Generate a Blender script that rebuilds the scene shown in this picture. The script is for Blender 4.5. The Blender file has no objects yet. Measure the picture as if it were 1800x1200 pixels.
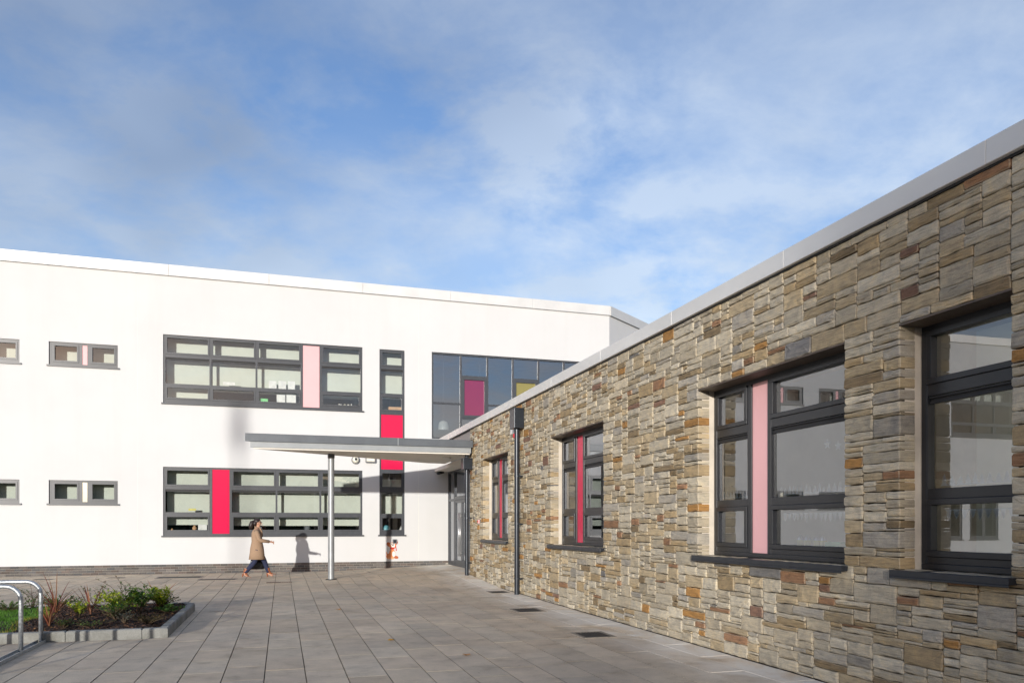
import bpy, bmesh, math, random
from mathutils import Vector, Matrix
R = random.Random(7)
sc = bpy.context.scene
rad = math.radians
# ------------------------------------------------------------------ camera, sky, sun, exposure
# world axes follow the buildings: +y runs along the stone wall towards the white facade, +x along the facade
CAM_H = 1.53
cd = bpy.data.cameras.new('camera'); cam = bpy.data.objects.new('camera', cd); sc.collection.objects.link(cam)
cam.location = (0, 0, CAM_H); cam.rotation_euler = (rad(90), 0, -math.atan2(.2885, .9575))
cd.lens = 26.88; cd.sensor_width = 36; cd.shift_y = 322 / 1800; cd.clip_start = .05; cd.clip_end = 3000
sc.camera = cam
SUN_AZ, SUN_EL = rad(25.6), rad(8.0)          # light travels towards +y, a little towards +x
sun_dir = Vector((math.sin(SUN_AZ) * math.cos(SUN_EL), math.cos(SUN_AZ) * math.cos(SUN_EL), -math.sin(SUN_EL)))
sd = bpy.data.lights.new('sun', 'SUN'); sd.energy = 2.65; sd.angle = rad(.75); sd.color = (1, .955, .885)
sun = bpy.data.objects.new('sun', sd); sc.collection.objects.link(sun)
sun.rotation_euler = sun_dir.to_track_quat('-Z', 'Y').to_euler()
world = bpy.data.worlds.new('World'); sc.world = world; world.use_nodes = True
wn, wl = world.node_tree.nodes, world.node_tree.links
wn.clear()
def WN(t, **k):
    n = wn.new(t)
    for a, b in k.items(): setattr(n, a, b)
    return n
sky = WN('ShaderNodeTexSky', sky_type='NISHITA', sun_disc=False, sun_elevation=SUN_EL, sun_rotation=math.pi + SUN_AZ,
         altitude=0, air_density=1.0, dust_density=.8, ozone_density=1.6)
tc = WN('ShaderNodeTexCoord'); sep = WN('ShaderNodeSeparateXYZ'); wl.new(tc.outputs['Generated'], sep.inputs[0])
def WM(op, a, b=None):
    n = WN('ShaderNodeMath', operation=op)
    for i, v in enumerate((a, b)):
        if v is None: continue
        if isinstance(v, (int, float)): n.inputs[i].default_value = v
        else: wl.new(v, n.inputs[i])
    return n.outputs[0]
den = WM('ADD', WM('MAXIMUM', sep.outputs[2], 0.0), .27)
comb = WN('ShaderNodeCombineXYZ')
wl.new(WM('DIVIDE', sep.outputs[0], den), comb.inputs[0]); wl.new(WM('DIVIDE', sep.outputs[1], den), comb.inputs[1])
def wnoise(scale, detail, rough, dist, off, stretch=(1, 1, 1)):
    mp = WN('ShaderNodeMapping'); mp.inputs['Location'].default_value = off; mp.inputs['Scale'].default_value = stretch
    mp.inputs['Rotation'].default_value = (0, 0, rad(35))
    wl.new(comb.outputs[0], mp.inputs[0])
    n = WN('ShaderNodeTexNoise'); n.inputs['Scale'].default_value = scale; n.inputs['Detail'].default_value = detail
    n.inputs['Roughness'].default_value = rough; n.inputs['Distortion'].default_value = dist
    wl.new(mp.outputs[0], n.inputs['Vector']); return n.outputs['Fac']
def wramp(src, stops):
    r = WN('ShaderNodeValToRGB'); e = r.color_ramp.elements
    e[0].position, e[0].color = stops[0][0], stops[0][1]; e[1].position, e[1].color = stops[-1][0], stops[-1][1]
    for p, c in stops[1:-1]: x = e.new(p); x.color = c
    wl.new(src, r.inputs[0]); return r.outputs['Color']
g = lambda v: (v, v, v, 1)
VO, PO, DO = (3.1, 1.2, 0), (5.2, 2.9, 2), (.6, 9.1, 5)
veil = wramp(wnoise(.95, 5, .55, .4, VO, (1, 1.3, 1)), [(.38, g(.05)), (.62, g(.62))])
puff = wramp(wnoise(4.2, 10, .60, .15, PO, (1, 1.15, 1)), [(.37, g(.03)), (.48, g(.45)), (.60, g(.95))])
dark = wramp(wnoise(.7, 4, .5, .3, DO), [(.36, g(0)), (.56, g(1))])
grad = WN('ShaderNodeMix', data_type='RGBA', blend_type='MULTIPLY'); grad.inputs[0].default_value = 1
wl.new(sky.outputs[0], grad.inputs['A']); grad.inputs['B'].default_value = (.66, .77, 1.02, 1)
ccol = WN('ShaderNodeMix', data_type='RGBA'); wl.new(dark, ccol.inputs[0])
ccol.inputs['A'].default_value = (1.42, 1.70, 2.2, 1); ccol.inputs['B'].default_value = (.30, .50, .98, 1)
glow = WN('ShaderNodeMix', data_type='RGBA', blend_type='MULTIPLY'); glow.inputs[0].default_value = 1
wl.new(sky.outputs[0], glow.inputs['A']); glow.inputs['B'].default_value = (.72, .54, .47, 1)      # clouds take the light of the sky around them
cadd = WN('ShaderNodeMix', data_type='RGBA', blend_type='ADD'); cadd.inputs[0].default_value = 1
wl.new(ccol.outputs['Result'], cadd.inputs['A']); wl.new(glow.outputs['Result'], cadd.inputs['B'])
m1 = WN('ShaderNodeMix', data_type='RGBA'); wl.new(veil, m1.inputs[0]); wl.new(grad.outputs['Result'], m1.inputs['A']); wl.new(cadd.outputs['Result'], m1.inputs['B'])
m2 = WN('ShaderNodeMix', data_type='RGBA'); wl.new(puff, m2.inputs[0]); wl.new(m1.outputs['Result'], m2.inputs['A']); wl.new(cadd.outputs['Result'], m2.inputs['B'])
bg = WN('ShaderNodeBackground'); bg.inputs[1].default_value = .15
wo = WN('ShaderNodeOutputWorld'); wl.new(m2.outputs['Result'], bg.inputs[0]); wl.new(bg.outputs[0], wo.inputs[0])
vs = sc.view_settings; vs.view_transform = 'Standard'; vs.look = 'None'; vs.exposure = 0.68; vs.gamma = 1; vs.use_curve_mapping = False
sc.render.engine = 'CYCLES'
cy = sc.cycles
cy.use_denoising = True; cy.denoiser = 'OPENIMAGEDENOISE'; cy.max_bounces = 8; cy.transparent_max_bounces = 12
cy.caustics_reflective = False; cy.caustics_refractive = False; cy.sample_clamp_indirect = 8

# ------------------------------------------------------------------ helpers
COL = sc.collection
class MB:
    """collects polygons for one mesh object; every face has a material index and a colour"""
    def __init__(s): s.v = []; s.f = []; s.m = []; s.c = []; s.T = None
    def frame(s, o, U, N): s.T = (Vector(o), Vector(U), Vector(N)); return s
    def add(s, pts, faces, m=0, c=(1, 1, 1)):
        b = len(s.v)
        if s.T:
            o, U, N = s.T
            pts = [o + U * p[0] + N * p[2] + Vector((0, 0, p[1])) for p in pts]
        s.v += [tuple(p) for p in pts]
        for i, f in enumerate(faces):
            s.f.append([b + k for k in f]); s.m.append(m if isinstance(m, int) else m[i]); s.c.append(c if not isinstance(c, list) else c[i])
    def box(s, a0, a1, b0, b1, c0, c1, m=0, c=(1, 1, 1)):
        P = [(x, y, z) for x in (a0, a1) for y in (b0, b1) for z in (c0, c1)]
        s.add(P, [(0, 1, 3, 2), (4, 6, 7, 5), (0, 4, 5, 1), (2, 3, 7, 6), (0, 2, 6, 4), (1, 5, 7, 3)], m, c)
    def prism(s, poly, z0, z1, m=0, c=(1, 1, 1)):
        n = len(poly)
        s.add([(x, y, z0) for x, y in poly] + [(x, y, z1) for x, y in poly],
              [list(range(n))[::-1], list(range(n, 2 * n))] + [(i, (i + 1) % n, n + (i + 1) % n, n + i) for i in range(n)], m, c)
    def tube(s, pts, r, n=10, m=0, c=(1, 1, 1), cap=True):
        pts = [Vector(p) for p in pts]; k = len(pts); rs = r if isinstance(r, (list, tuple)) else [r] * k
        P = []; prev = None
        for i, p in enumerate(pts):
            t = (pts[min(i + 1, k - 1)] - pts[max(i - 1, 0)]).normalized()
            if prev is None:
                a = t.orthogonal().normalized()
            else:
                a = (prev - t * prev.dot(t)); a = a.normalized() if a.length > 1e-6 else t.orthogonal().normalized()
            prev = a; b = t.cross(a)
            P += [p + (a * math.cos(2 * math.pi * j / n) + b * math.sin(2 * math.pi * j / n)) * rs[i] for j in range(n)]
        F = [(i * n + j, i * n + (j + 1) % n, (i + 1) * n + (j + 1) % n, (i + 1) * n + j) for i in range(k - 1) for j in range(n)]
        if cap: F += [list(range(n))[::-1], [(k - 1) * n + j for j in range(n)]]
        s.add(P, F, m, c)
    def loft(s, rings, m=0, c=(1, 1, 1), cap=True):
        n = len(rings[0]); P = [p for r in rings for p in r]; k = len(rings)
        F = [(i * n + j, i * n + (j + 1) % n, (i + 1) * n + (j + 1) % n, (i + 1) * n + j) for i in range(k - 1) for j in range(n)]
        if cap: F += [list(range(n))[::-1], [(k - 1) * n + j for j in range(n)]]
        s.add(P, F, m, c)
    def ellipsoid(s, ctr, rx, ry, rz, n=12, k=8, m=0, c=(1, 1, 1)):
        P = []; F = []
        for i in range(k + 1):
            a = math.pi * i / k
            for j in range(n):
                b = 2 * math.pi * j / n
                P.append((ctr[0] + rx * math.sin(a) * math.cos(b), ctr[1] + ry * math.sin(a) * math.sin(b), ctr[2] + rz * math.cos(a)))
        F = [(i * n + j, (i + 1) * n + j, (i + 1) * n + (j + 1) % n, i * n + (j + 1) % n) for i in range(k) for j in range(n)]
        s.add(P, F, m, c)
    def build(s, name, mats, parent=None, smooth=False, bevel=0):
        me = bpy.data.meshes.new(name); me.from_pydata(s.v, [], s.f)
        mats = mats if isinstance(mats, (list, tuple)) else [mats]
        for m in mats: me.materials.append(M[m])
        me.polygons.foreach_set('material_index', s.m)
        if any(c != (1, 1, 1) for c in s.c):
            ca = me.color_attributes.new('col', 'FLOAT_COLOR', 'CORNER'); d = []
            for p, c in zip(me.polygons, s.c): d += list((*c[:3], 1)) * p.loop_total
            ca.data.foreach_set('color', d)
        if smooth: me.polygons.foreach_set('use_smooth', [True] * len(me.polygons))
        if len(s.f) > 1: bm = bmesh.new(); bm.from_mesh(me); bmesh.ops.recalc_face_normals(bm, faces=bm.faces); bm.to_mesh(me); bm.free()
        o = bpy.data.objects.new(name, me); COL.objects.link(o)
        if parent is not None: o.parent = parent
        if bevel:
            b = o.modifiers.new('bevel', 'BEVEL'); b.width = bevel; b.segments = 2; b.limit_method = 'ANGLE'
        return o
def tag(o, label=None, cat=None, group=None, kind=None):
    for k, v in (('label', label), ('category', cat), ('group', group), ('kind', kind)):
        if v: o[k] = v
    return o
def empty(name, loc=(0, 0, 0), rz=0):
    o = bpy.data.objects.new(name, None); COL.objects.link(o); o.location = loc; o.rotation_euler = (0, 0, rz); o.empty_display_size = .2; return o

# ------------------------------------------------------------------ materials
M = {}
class Mat:
    def __init__(s, name, base=(.5, .5, .5), rough=.6, metal=0, spec=.5):
        s.m = bpy.data.materials.new(name); s.m.use_nodes = True; s.n = s.m.node_tree.nodes; s.l = s.m.node_tree.links
        s.b = s.n['Principled BSDF']; s.b.inputs['Base Color'].default_value = (*base, 1); s.b.inputs['Roughness'].default_value = rough
        s.b.inputs['Metallic'].default_value = metal; s.b.inputs['Specular IOR Level'].default_value = spec; M[name] = s.m; s.base = base
    def node(s, t, **k):
        n = s.n.new(t)
        for a, b in k.items(): setattr(n, a, b)
        return n
    def noise(s, scale, detail=4, rough=.6, stretch=(1, 1, 1), coord='Object', dist=0):
        t = s.node('ShaderNodeTexCoord') if coord != 'World' else s.node('ShaderNodeNewGeometry')
        mp = s.node('ShaderNodeMapping'); mp.inputs['Scale'].default_value = stretch
        s.l.new(t.outputs[coord if coord != 'World' else 'Position'], mp.inputs[0])
        n = s.node('ShaderNodeTexNoise'); n.inputs['Scale'].default_value = scale; n.inputs['Detail'].default_value = detail
        n.inputs['Roughness'].default_value = rough; n.inputs['Distortion'].default_value = dist
        s.l.new(mp.outputs[0], n.inputs['Vector']); return n.outputs['Fac']
    def ramp(s, src, stops):
        r = s.node('ShaderNodeValToRGB'); e = r.color_ramp.elements
        e[0].position, e[0].color = stops[0][0], (*stops[0][1], 1); e[1].position, e[1].color = stops[-1][0], (*stops[-1][1], 1)
        for p, c in stops[1:-1]: x = e.new(p); x.color = (*c, 1)
        s.l.new(src, r.inputs[0]); return r.outputs['Color']
    def mix(s, a, b, fac=1.0, mode='MULTIPLY'):
        n = s.node('ShaderNodeMix', data_type='RGBA', blend_type=mode)
        for sock, v in ((n.inputs[0], fac), (n.inputs['A'], a), (n.inputs['B'], b)):
            if isinstance(v, (int, float)): sock.default_value = v
            elif isinstance(v, tuple): sock.default_value = (*v, 1)
            else: s.l.new(v, sock)
        return n.outputs['Result']
    def color(s, src): s.l.new(src, s.b.inputs['Base Color']); return s
    def attr(s): n = s.node('ShaderNodeAttribute', attribute_name='col'); return n.outputs['Color']
    def rough(s, src): s.l.new(src, s.b.inputs['Roughness']); return s
    def bump(s, src, strength=.3, dist=.01):
        b = s.node('ShaderNodeBump'); b.inputs['Strength'].default_value = strength; b.inputs['Distance'].default_value = dist
        s.l.new(src, b.inputs['Height']); s.l.new(b.outputs[0], s.b.inputs['Normal']); return s
def vary(name, base, rough=.6, metal=0, scale=6, amt=.12, bump=0, bscale=60, spec=.5, stretch=(1, 1, 1)):
    m = Mat(name, base, rough, metal, spec); lo = tuple(c * (1 - amt) for c in base); hi = tuple(min(1, c * (1 + amt)) for c in base)
    m.color(m.ramp(m.noise(scale, 5, .6, stretch, 'World'), [(.35, lo), (.65, hi)]))
    if bump: m.bump(m.noise(bscale, 4, .6, (1, 1, 1), 'World'), bump, .004)
    return m
# white render: faint vertical weathering and grime near the ground splash
m = Mat('white_render', (.75, .75, .74), .85)
a = m.noise(.5, 5, .6, (1, 1, 1), 'World'); b = m.noise(1.6, 4, .6, (1.6, 1.6, .10), 'World')
c1 = m.ramp(a, [(.3, (.595, .60, .60)), (.7, (.63, .635, .635))]); c2 = m.ramp(b, [(.30, (.985, .985, .98)), (.5, (1, 1, 1))])
m.color(m.mix(c1, c2)); m.bump(m.noise(220, 3, .6, (1, 1, 1), 'World'), .25, .002)
vary('inner_white', (.70, .71, .66), .8, scale=2, amt=.05)
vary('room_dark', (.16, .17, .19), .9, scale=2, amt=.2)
vary('ceiling_white', (.6, .6, .58), .9, scale=2, amt=.04)
vary('carpet', (.10, .11, .13), .95, scale=20, amt=.2)
vary('blind', (.60, .64, .575), .9, scale=3, amt=.03)
vary('frame_grey', (.052, .057, .066), .38, 0, 8, .08)
vary('frame_dark', (.017, .019, .024), .34, 0, 8, .10)
vary('sill_grey', (.024, .028, .036), .36, .2, 8, .12)
vary('vent_black', (.02, .02, .022), .6)
vary('lintel_brown', (.095, .07, .052), .55, 0, 5, .15)
vary('plaster', (.62, .56, .47), .85, 0, 3, .12, .2, 40)
m = Mat('mortar', (.10, .085, .065), .95); m.color(m.ramp(m.noise(14, 5, .7, (1, 1, 1), 'World'), [(.35, (.02, .017, .014)), (.66, (.08, .068, .055))])); m.bump(m.noise(60, 4, .7, (1, 1, 1), 'World'), .8, .01)
m = Mat('coping_metal', (.70, .70, .68), .5, .12)
m.color(m.ramp(m.noise(1.3, 5, .6, (1, .35, 1), 'World'), [(.3, (.60, .60, .59)), (.7, (.70, .70, .685))])); m.rough(m.ramp(m.noise(3, 4, .6, (1, 1, 1), 'World'), [(.3, (.36,) * 3), (.7, (.5,) * 3)]))
vary('flashing_grey', (.24, .235, .23), .55, 0, 3, .06)
vary('canopy_grey', (.105, .118, .132), .4, .1, 3, .08)
vary('canopy_light', (.30, .32, .33), .42, .1, 3, .06)
vary('soffit', (.74, .70, .63), .7, 0, 1.5, .04)
m = Mat('galvanised', (.45, .47, .49), .42, .75); v = m.node('ShaderNodeTexVoronoi'); v.inputs['Scale'].default_value = 55
t = m.node('ShaderNodeTexCoord'); m.l.new(t.outputs['Object'], v.inputs['Vector'])
m.color(m.ramp(v.outputs['Color'], [(.2, (.36, .385, .40)), (.8, (.54, .56, .57))])); m.rough(m.ramp(v.outputs['Color'], [(.2, (.34,) * 3), (.8, (.52,) * 3)]))
vary('post_grey', (.30, .315, .325), .42, .35, 4, .1)
vary('pipe_metal', (.028, .034, .044), .32, .35, 5, .12)
vary('panel_pink', (.84, .46, .47), .22, 0, 2, .02, spec=.35)
vary('panel_crimson', (.62, .012, .07), .2, 0, 2, .03, spec=.3)
vary('panel_cream', (.75, .68, .5), .4)
def glass(name, tint, f0=1.0, extra=0.0):
    mt = bpy.data.materials.new(name); mt.use_nodes = True; n, l = mt.node_tree.nodes, mt.node_tree.links; n.clear()
    tr = n.new('ShaderNodeBsdfTransparent'); tr.inputs[0].default_value = (*tint, 1)
    gl = n.new('ShaderNodeBsdfGlossy'); gl.inputs['Roughness'].default_value = .0; gl.inputs[0].default_value = (.92, .95, 1, 1)
    # each pane leans and bows a touch, so reflections break from pane to pane
    ns = n.new('ShaderNodeTexNoise'); ns.inputs['Scale'].default_value = 1.3; ns.inputs['Detail'].default_value = 1
    ge = n.new('ShaderNodeNewGeometry'); l.new(ge.outputs['Position'], ns.inputs['Vector'])
    bp = n.new('ShaderNodeBump'); bp.inputs['Strength'].default_value = .05; bp.inputs['Distance'].default_value = .006; l.new(ns.outputs['Fac'], bp.inputs['Height']); l.new(bp.outputs[0], gl.inputs['Normal'])
    fr = n.new('ShaderNodeFresnel'); fr.inputs[0].default_value = 1.52
    ad = n.new('ShaderNodeMath'); ad.operation = 'MULTIPLY_ADD'; ad.inputs[1].default_value = f0; ad.inputs[2].default_value = extra; ad.use_clamp = True; l.new(fr.outputs[0], ad.inputs[0])
    mx = n.new('ShaderNodeMixShader'); l.new(ad.outputs[0], mx.inputs[0]); l.new(tr.outputs[0], mx.inputs[1]); l.new(gl.outputs[0], mx.inputs[2])
    o = n.new('ShaderNodeOutputMaterial'); l.new(mx.outputs[0], o.inputs[0]); M[name] = mt
glass('glass', (.93, .95, .94), 1.5, .04)
glass('glass_wing', (.92, .94, .93), 1.6, .13)
glass('glass_coated', (.60, .64, .68), 1.5, .20)
for n_, c_ in (('glass_pink', (.20, .015, .07)), ('glass_olive', (.25, .21, .05))):
    m = Mat(n_, c_, .06, 0, .6); m.b.inputs['Coat Weight'].default_value = .6; m.b.inputs['Coat Roughness'].default_value = .02
# stone: colour per stone, bedding grain running along the stone, blotches
m = Mat('stone', (.3, .28, .24), .88, 0, .25)
gr = m.noise(16, 6, .65, (.35, .35, 6.5), 'World', .6); bl = m.noise(7, 4, .6, (1, 1, 1), 'World', .8); fi = m.noise(90, 4, .7, (1, 1, 1.6), 'World')
c1 = m.mix(m.attr(), m.ramp(gr, [(.28, (.55, .55, .57)), (.5, (1, 1, 1)), (.72, (1.25, 1.22, 1.16))]))
c2 = m.mix(c1, m.ramp(bl, [(.3, (.80, .80, .82)), (.55, (1.02, 1, .97)), (.75, (1.14, 1.06, .92))]))
m.color(m.mix(c2, m.ramp(fi, [(.3, (.82, .82, .82)), (.7, (1.12, 1.12, 1.12))])))
hh = m.node('ShaderNodeMath', operation='MULTIPLY_ADD'); m.l.new(gr, hh.inputs[0]); hh.inputs[1].default_value = 1.0; m.l.new(fi, hh.inputs[2]); m.bump(hh.outputs[0], .55, .012)
# paving slabs: colour per slab, dark speckle, damp blotches and pale lime bloom blended with painted sun reflections near the wall foot
m = Mat('slab', (.2, .19, .17), .8, 0, .3)
sp = m.noise(170, 3, .7, (1, 1, 1), 'World'); bl = m.noise(.75, 6, .6, (1, 1, 1), 'World', .5); st = m.noise(3.1, 5, .65, (1, 1, 1), 'World')
c1 = m.mix(m.attr(), m.ramp(sp, [(.3, (.72, .72, .72)), (.7, (1.25, 1.25, 1.25))]))
c2 = m.mix(c1, m.ramp(bl, [(.32, (.84, .84, .85)), (.5, (1, 1, 1)), (.72, (1.12, 1.11, 1.08))]))
c3 = m.mix(c2, m.ramp(st, [(.28, (.70, .68, .66)), (.45, (.95, .95, .94)), (.62, (1.08, 1.07, 1.06))]))
spot = m.noise(11, 2, .5, (1, 1, 1), 'World', .4); c4 = m.mix(c3, m.ramp(spot, [(.20, (.45, .43, .40)), (.27, (1, 1, 1))]))
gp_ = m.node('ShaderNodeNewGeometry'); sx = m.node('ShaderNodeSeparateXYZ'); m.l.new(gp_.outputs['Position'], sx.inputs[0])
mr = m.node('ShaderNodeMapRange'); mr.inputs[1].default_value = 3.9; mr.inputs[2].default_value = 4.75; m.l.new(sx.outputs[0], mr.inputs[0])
lime_glare = m.node('ShaderNodeMath', operation='MULTIPLY'); m.l.new(mr.outputs[0], lime_glare.inputs[0]); m.l.new(m.ramp(m.noise(1.6, 6, .62, (1, .7, 1), 'World', .6), [(.36, (0, 0, 0)), (.56, (.95, .95, .95))]), lime_glare.inputs[1])
m.color(m.mix(c4, (.80, .76, .68), lime_glare.outputs[0], 'MIX')); m.bump(sp, .4, .003)
m.rough(m.ramp(bl, [(.3, (.62,) * 3), (.7, (.85,) * 3)]))
m = Mat('ground_dark', (.07, .065, .055), .95); m.color(m.ramp(m.noise(9, 5, .7, (1, 1, 1), 'World'), [(.3, (.04, .036, .03)), (.7, (.10, .092, .08))]))
m = Mat('brick', (.10, .095, .09), .85); m.color(m.mix(m.attr(), m.ramp(m.noise(50, 4, .7, (1, 1, 1), 'World'), [(.3, (.7, .7, .7)), (.7, (1.25, 1.25, 1.25))]))); m.bump(m.noise(120, 3, .7, (1, 1, 1), 'World'), .4, .003)
vary('brick_mortar', (.34, .32, .28), .95, 0, 30, .2)
m = Mat('kerb', (.33, .33, .31), .85); m.color(m.mix(m.attr(), m.mix(m.ramp(m.noise(60, 4, .7, (1, 1, 1), 'World'), [(.3, (.82, .82, .82)), (.7, (1.12, 1.12, 1.12))]), m.ramp(m.noise(3, 5, .6, (1, 1, 1), 'World'), [(.35, (.58, .57, .52)), (.6, (1.0, 1.0, .98))])))); m.bump(m.noise(120, 3, .7, (1, 1, 1), 'World'), .4, .003)
vary('soil', (.028, .017, .012), .98, 0, 20, .4, .8, 40)
m = Mat('attr_matte', (.5, .5, .5), .85); m.color(m.mix(m.attr(), m.ramp(m.noise(40, 3, .6, (1, 1, 1), 'World'), [(.3, (.85,) * 3), (.7, (1.12,) * 3)])))
m = Mat('leaf', (.1, .2, .03), .5, 0, .35); m.color(m.attr()); m.b.inputs['Subsurface Weight'].default_value = 0
mo = m.n['Material Output']; tl = m.node('ShaderNodeBsdfTranslucent'); m.l.new(m.mix(m.attr(), (1.1, 1.15, .6)), tl.inputs[0]); mx = m.node('ShaderNodeMixShader'); mx.inputs[0].default_value = .32
m.l.new(m.b.outputs[0], mx.inputs[1]); m.l.new(tl.outputs[0], mx.inputs[2]); m.l.new(mx.outputs[0], mo.inputs[0])
vary('cast_iron', (.035, .033, .032), .7, .3, 30, .3, .3, 80)
vary('cover_frame', (.24, .21, .17), .8, 0, 12, .25)
vary('rust_frame', (.17, .115, .08), .8, 0, 12, .3)
vary('plastic_white', (.72, .72, .70), .4)
vary('plastic_grey', (.20, .205, .215), .45)
vary('plastic_black', (.015, .015, .017), .4)
vary('red_lens', (.62, .02, .03), .25)
vary('lamp_glass', (.75, .73, .62), .3)
vary('steel', (.55, .55, .56), .3, .9)
vary('paper', (.78, .79, .78), .8)
vary('skin', (.50, .27, .18), .55, 0, 30, .06)
vary('coat', (.32, .215, .14), .92, 0, 60, .1, .3, 260)
vary('denim', (.018, .024, .062), .85, 0, 60, .2, .2, 260)
vary('boot', (.27, .085, .03), .45, 0, 20, .15)
vary('hair', (.018, .009, .008), .5, 0, 60, .4)
vary('leather_black', (.008, .008, .010), .35, 0, 20, .2)
vary('bark_wood', (.09, .065, .045), .9, 0, 10, .3)
m = Mat('tube_light', (.8, .8, .75), .5); m.b.inputs['Emission Color'].default_value = (1, .93, .78, 1); m.b.inputs['Emission Strength'].default_value = 3.0

# ------------------------------------------------------------------ key dimensions (metres)
XW, YF, Y_END = 5.08, 26.05, 20.96       # stone face, facade plane, end of the stonework
def gz(x, y):                            # the paving rises towards the entrance
    ta = (x - 1.7) / 3.9; tb = ((x - 1.3) * .634 + (y - 20.6) * .773) / 3.2
    t = max(0, min(1, ta + .25, tb)) if y < 24 else max(0, min(1, ta, tb))
    t = max(0, min(1, min(ta + max(0, (24 - y)) * .2, tb)))
    return .165 * t
def wall_holes(mb, u0, u1, vtop, v0, holes, w0, w1, mf, mr, mi):
    """wall slab in (u, v, w): front at w1, back at w0, rectangular holes with reveals; vtop is a function of u"""
    us = sorted({u0, u1, *[h[0] for h in holes], *[h[1] for h in holes]}); vv = sorted({v0, *[h[2] for h in holes], *[h[3] for h in holes]}) + [None]
    for i in range(len(us) - 1):
        for j in range(len(vv) - 1):
            a, b, c, d = us[i], us[i + 1], vv[j], vv[j + 1]
            if any(h[0] <= a and b <= h[1] and h[2] <= c and d is not None and d <= h[3] for h in holes): continue
            da, db = (vtop(a), vtop(b)) if d is None else (d, d)
            mb.add([(a, c, w1), (b, c, w1), (b, db, w1), (a, da, w1)], [(0, 1, 2, 3)], mf)
            mb.add([(a, c, w0), (b, c, w0), (b, db, w0), (a, da, w0)], [(3, 2, 1, 0)], mi)
    for a, b, c, d in holes:
        for p, q in (((a, c), (a, d)), ((a, d), (b, d)), ((b, d), (b, c)), ((b, c), (a, c))):
            mb.add([(*p, w0), (*p, w1), (*q, w1), (*q, w0)], [(0, 1, 2, 3)], mr)

def window(parent, o, U, N, W, H, cols, fm='frame_grey', fw=.055, depth=.07, sash=.05, bevel=0, gl='glass', vents=True, pm='panel_pink', gmap=None):
    """o: lower left corner of the opening on the glass line. cols: (u0, u1, 'panel'|rows); rows: (v0, v1, 'sash'|'fixed')"""
    F = MB().frame(o, U, N)
    F.box(0, W, 0, fw, -depth / 2, depth / 2); F.box(0, W, H - fw, H, -depth / 2, depth / 2)
    F.box(0, fw, fw, H - fw, -depth / 2, depth / 2); F.box(W - fw, W, fw, H - fw, -depth / 2, depth / 2)
    panes = []; panels = []; slots = []
    cols = sorted(cols); edges = [fw] + [x for c in cols for x in c[:2]] + [W - fw]
    for k in range(0, len(edges), 2):
        if edges[k + 1] - edges[k] > .004: F.box(edges[k], edges[k + 1], fw, H - fw, -depth / 2 - .002, depth / 2 - .003)
    for c in cols:
        a, b, rows = c[:3]
        if rows == 'panel': panels.append((a, b, fw, H - fw, c[3] if len(c) > 3 else pm)); continue
        rows = sorted(rows); ve = [fw] + [x for r in rows for x in r[:2]] + [H - fw]
        for k in range(0, len(ve), 2):
            if .004 < ve[k + 1] - ve[k] < 1.5: F.box(a, b, ve[k], ve[k + 1], -depth / 2, depth / 2 - .005)
        for r in rows:
            v0, v1, kind = r[:3]; s = sash if kind == 'sash' else 0
            if kind in ('panel',): panels.append((a, b, v0, v1, r[3])); continue
            if s:
                F.box(a, b, v0, v0 + s, -.02, depth / 2 + .012); F.box(a, b, v1 - s, v1, -.02, depth / 2 + .012)
                F.box(a, a + s, v0 + s, v1 - s, -.02, depth / 2 + .012); F.box(b - s, b, v0 + s, v1 - s, -.02, depth / 2 + .012)
            panes.append((a + s, b - s, v0 + s, v1 - s, r[3] if len(r) > 3 else gl))
            if kind == 'fixed' and vents: slots.append((a + .01, b - .01, v1 - .065, v1 - .008))
    w = F.build('window', fm, parent, bevel=bevel)
    for a, b, c, d, g_ in panes:
        p = MB().frame(o, U, N); p.add([(a - .004, c - .004, -.004), (b + .004, c - .004, -.004), (b + .004, d + .004, -.004), (a - .004, d + .004, -.004)], [(0, 1, 2, 3)]); p.build('pane', g_, w)
    for a, b, c, d, g_ in panels:
        p = MB().frame(o, U, N); p.box(a + .002, b - .002, c + .002, d - .002, -.01, .018); p.build('panel', g_, w)
    for a, b, c, d in slots:
        p = MB().frame(o, U, N); p.box(a, b, c, c + .018, 0, .022); p.box(a, b, d - .012, d, 0, .03); p.box(a, b, c + .018, d - .012, 0, .008)
        p.build('trickle_vent', 'vent_black', w)
    return w

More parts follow.
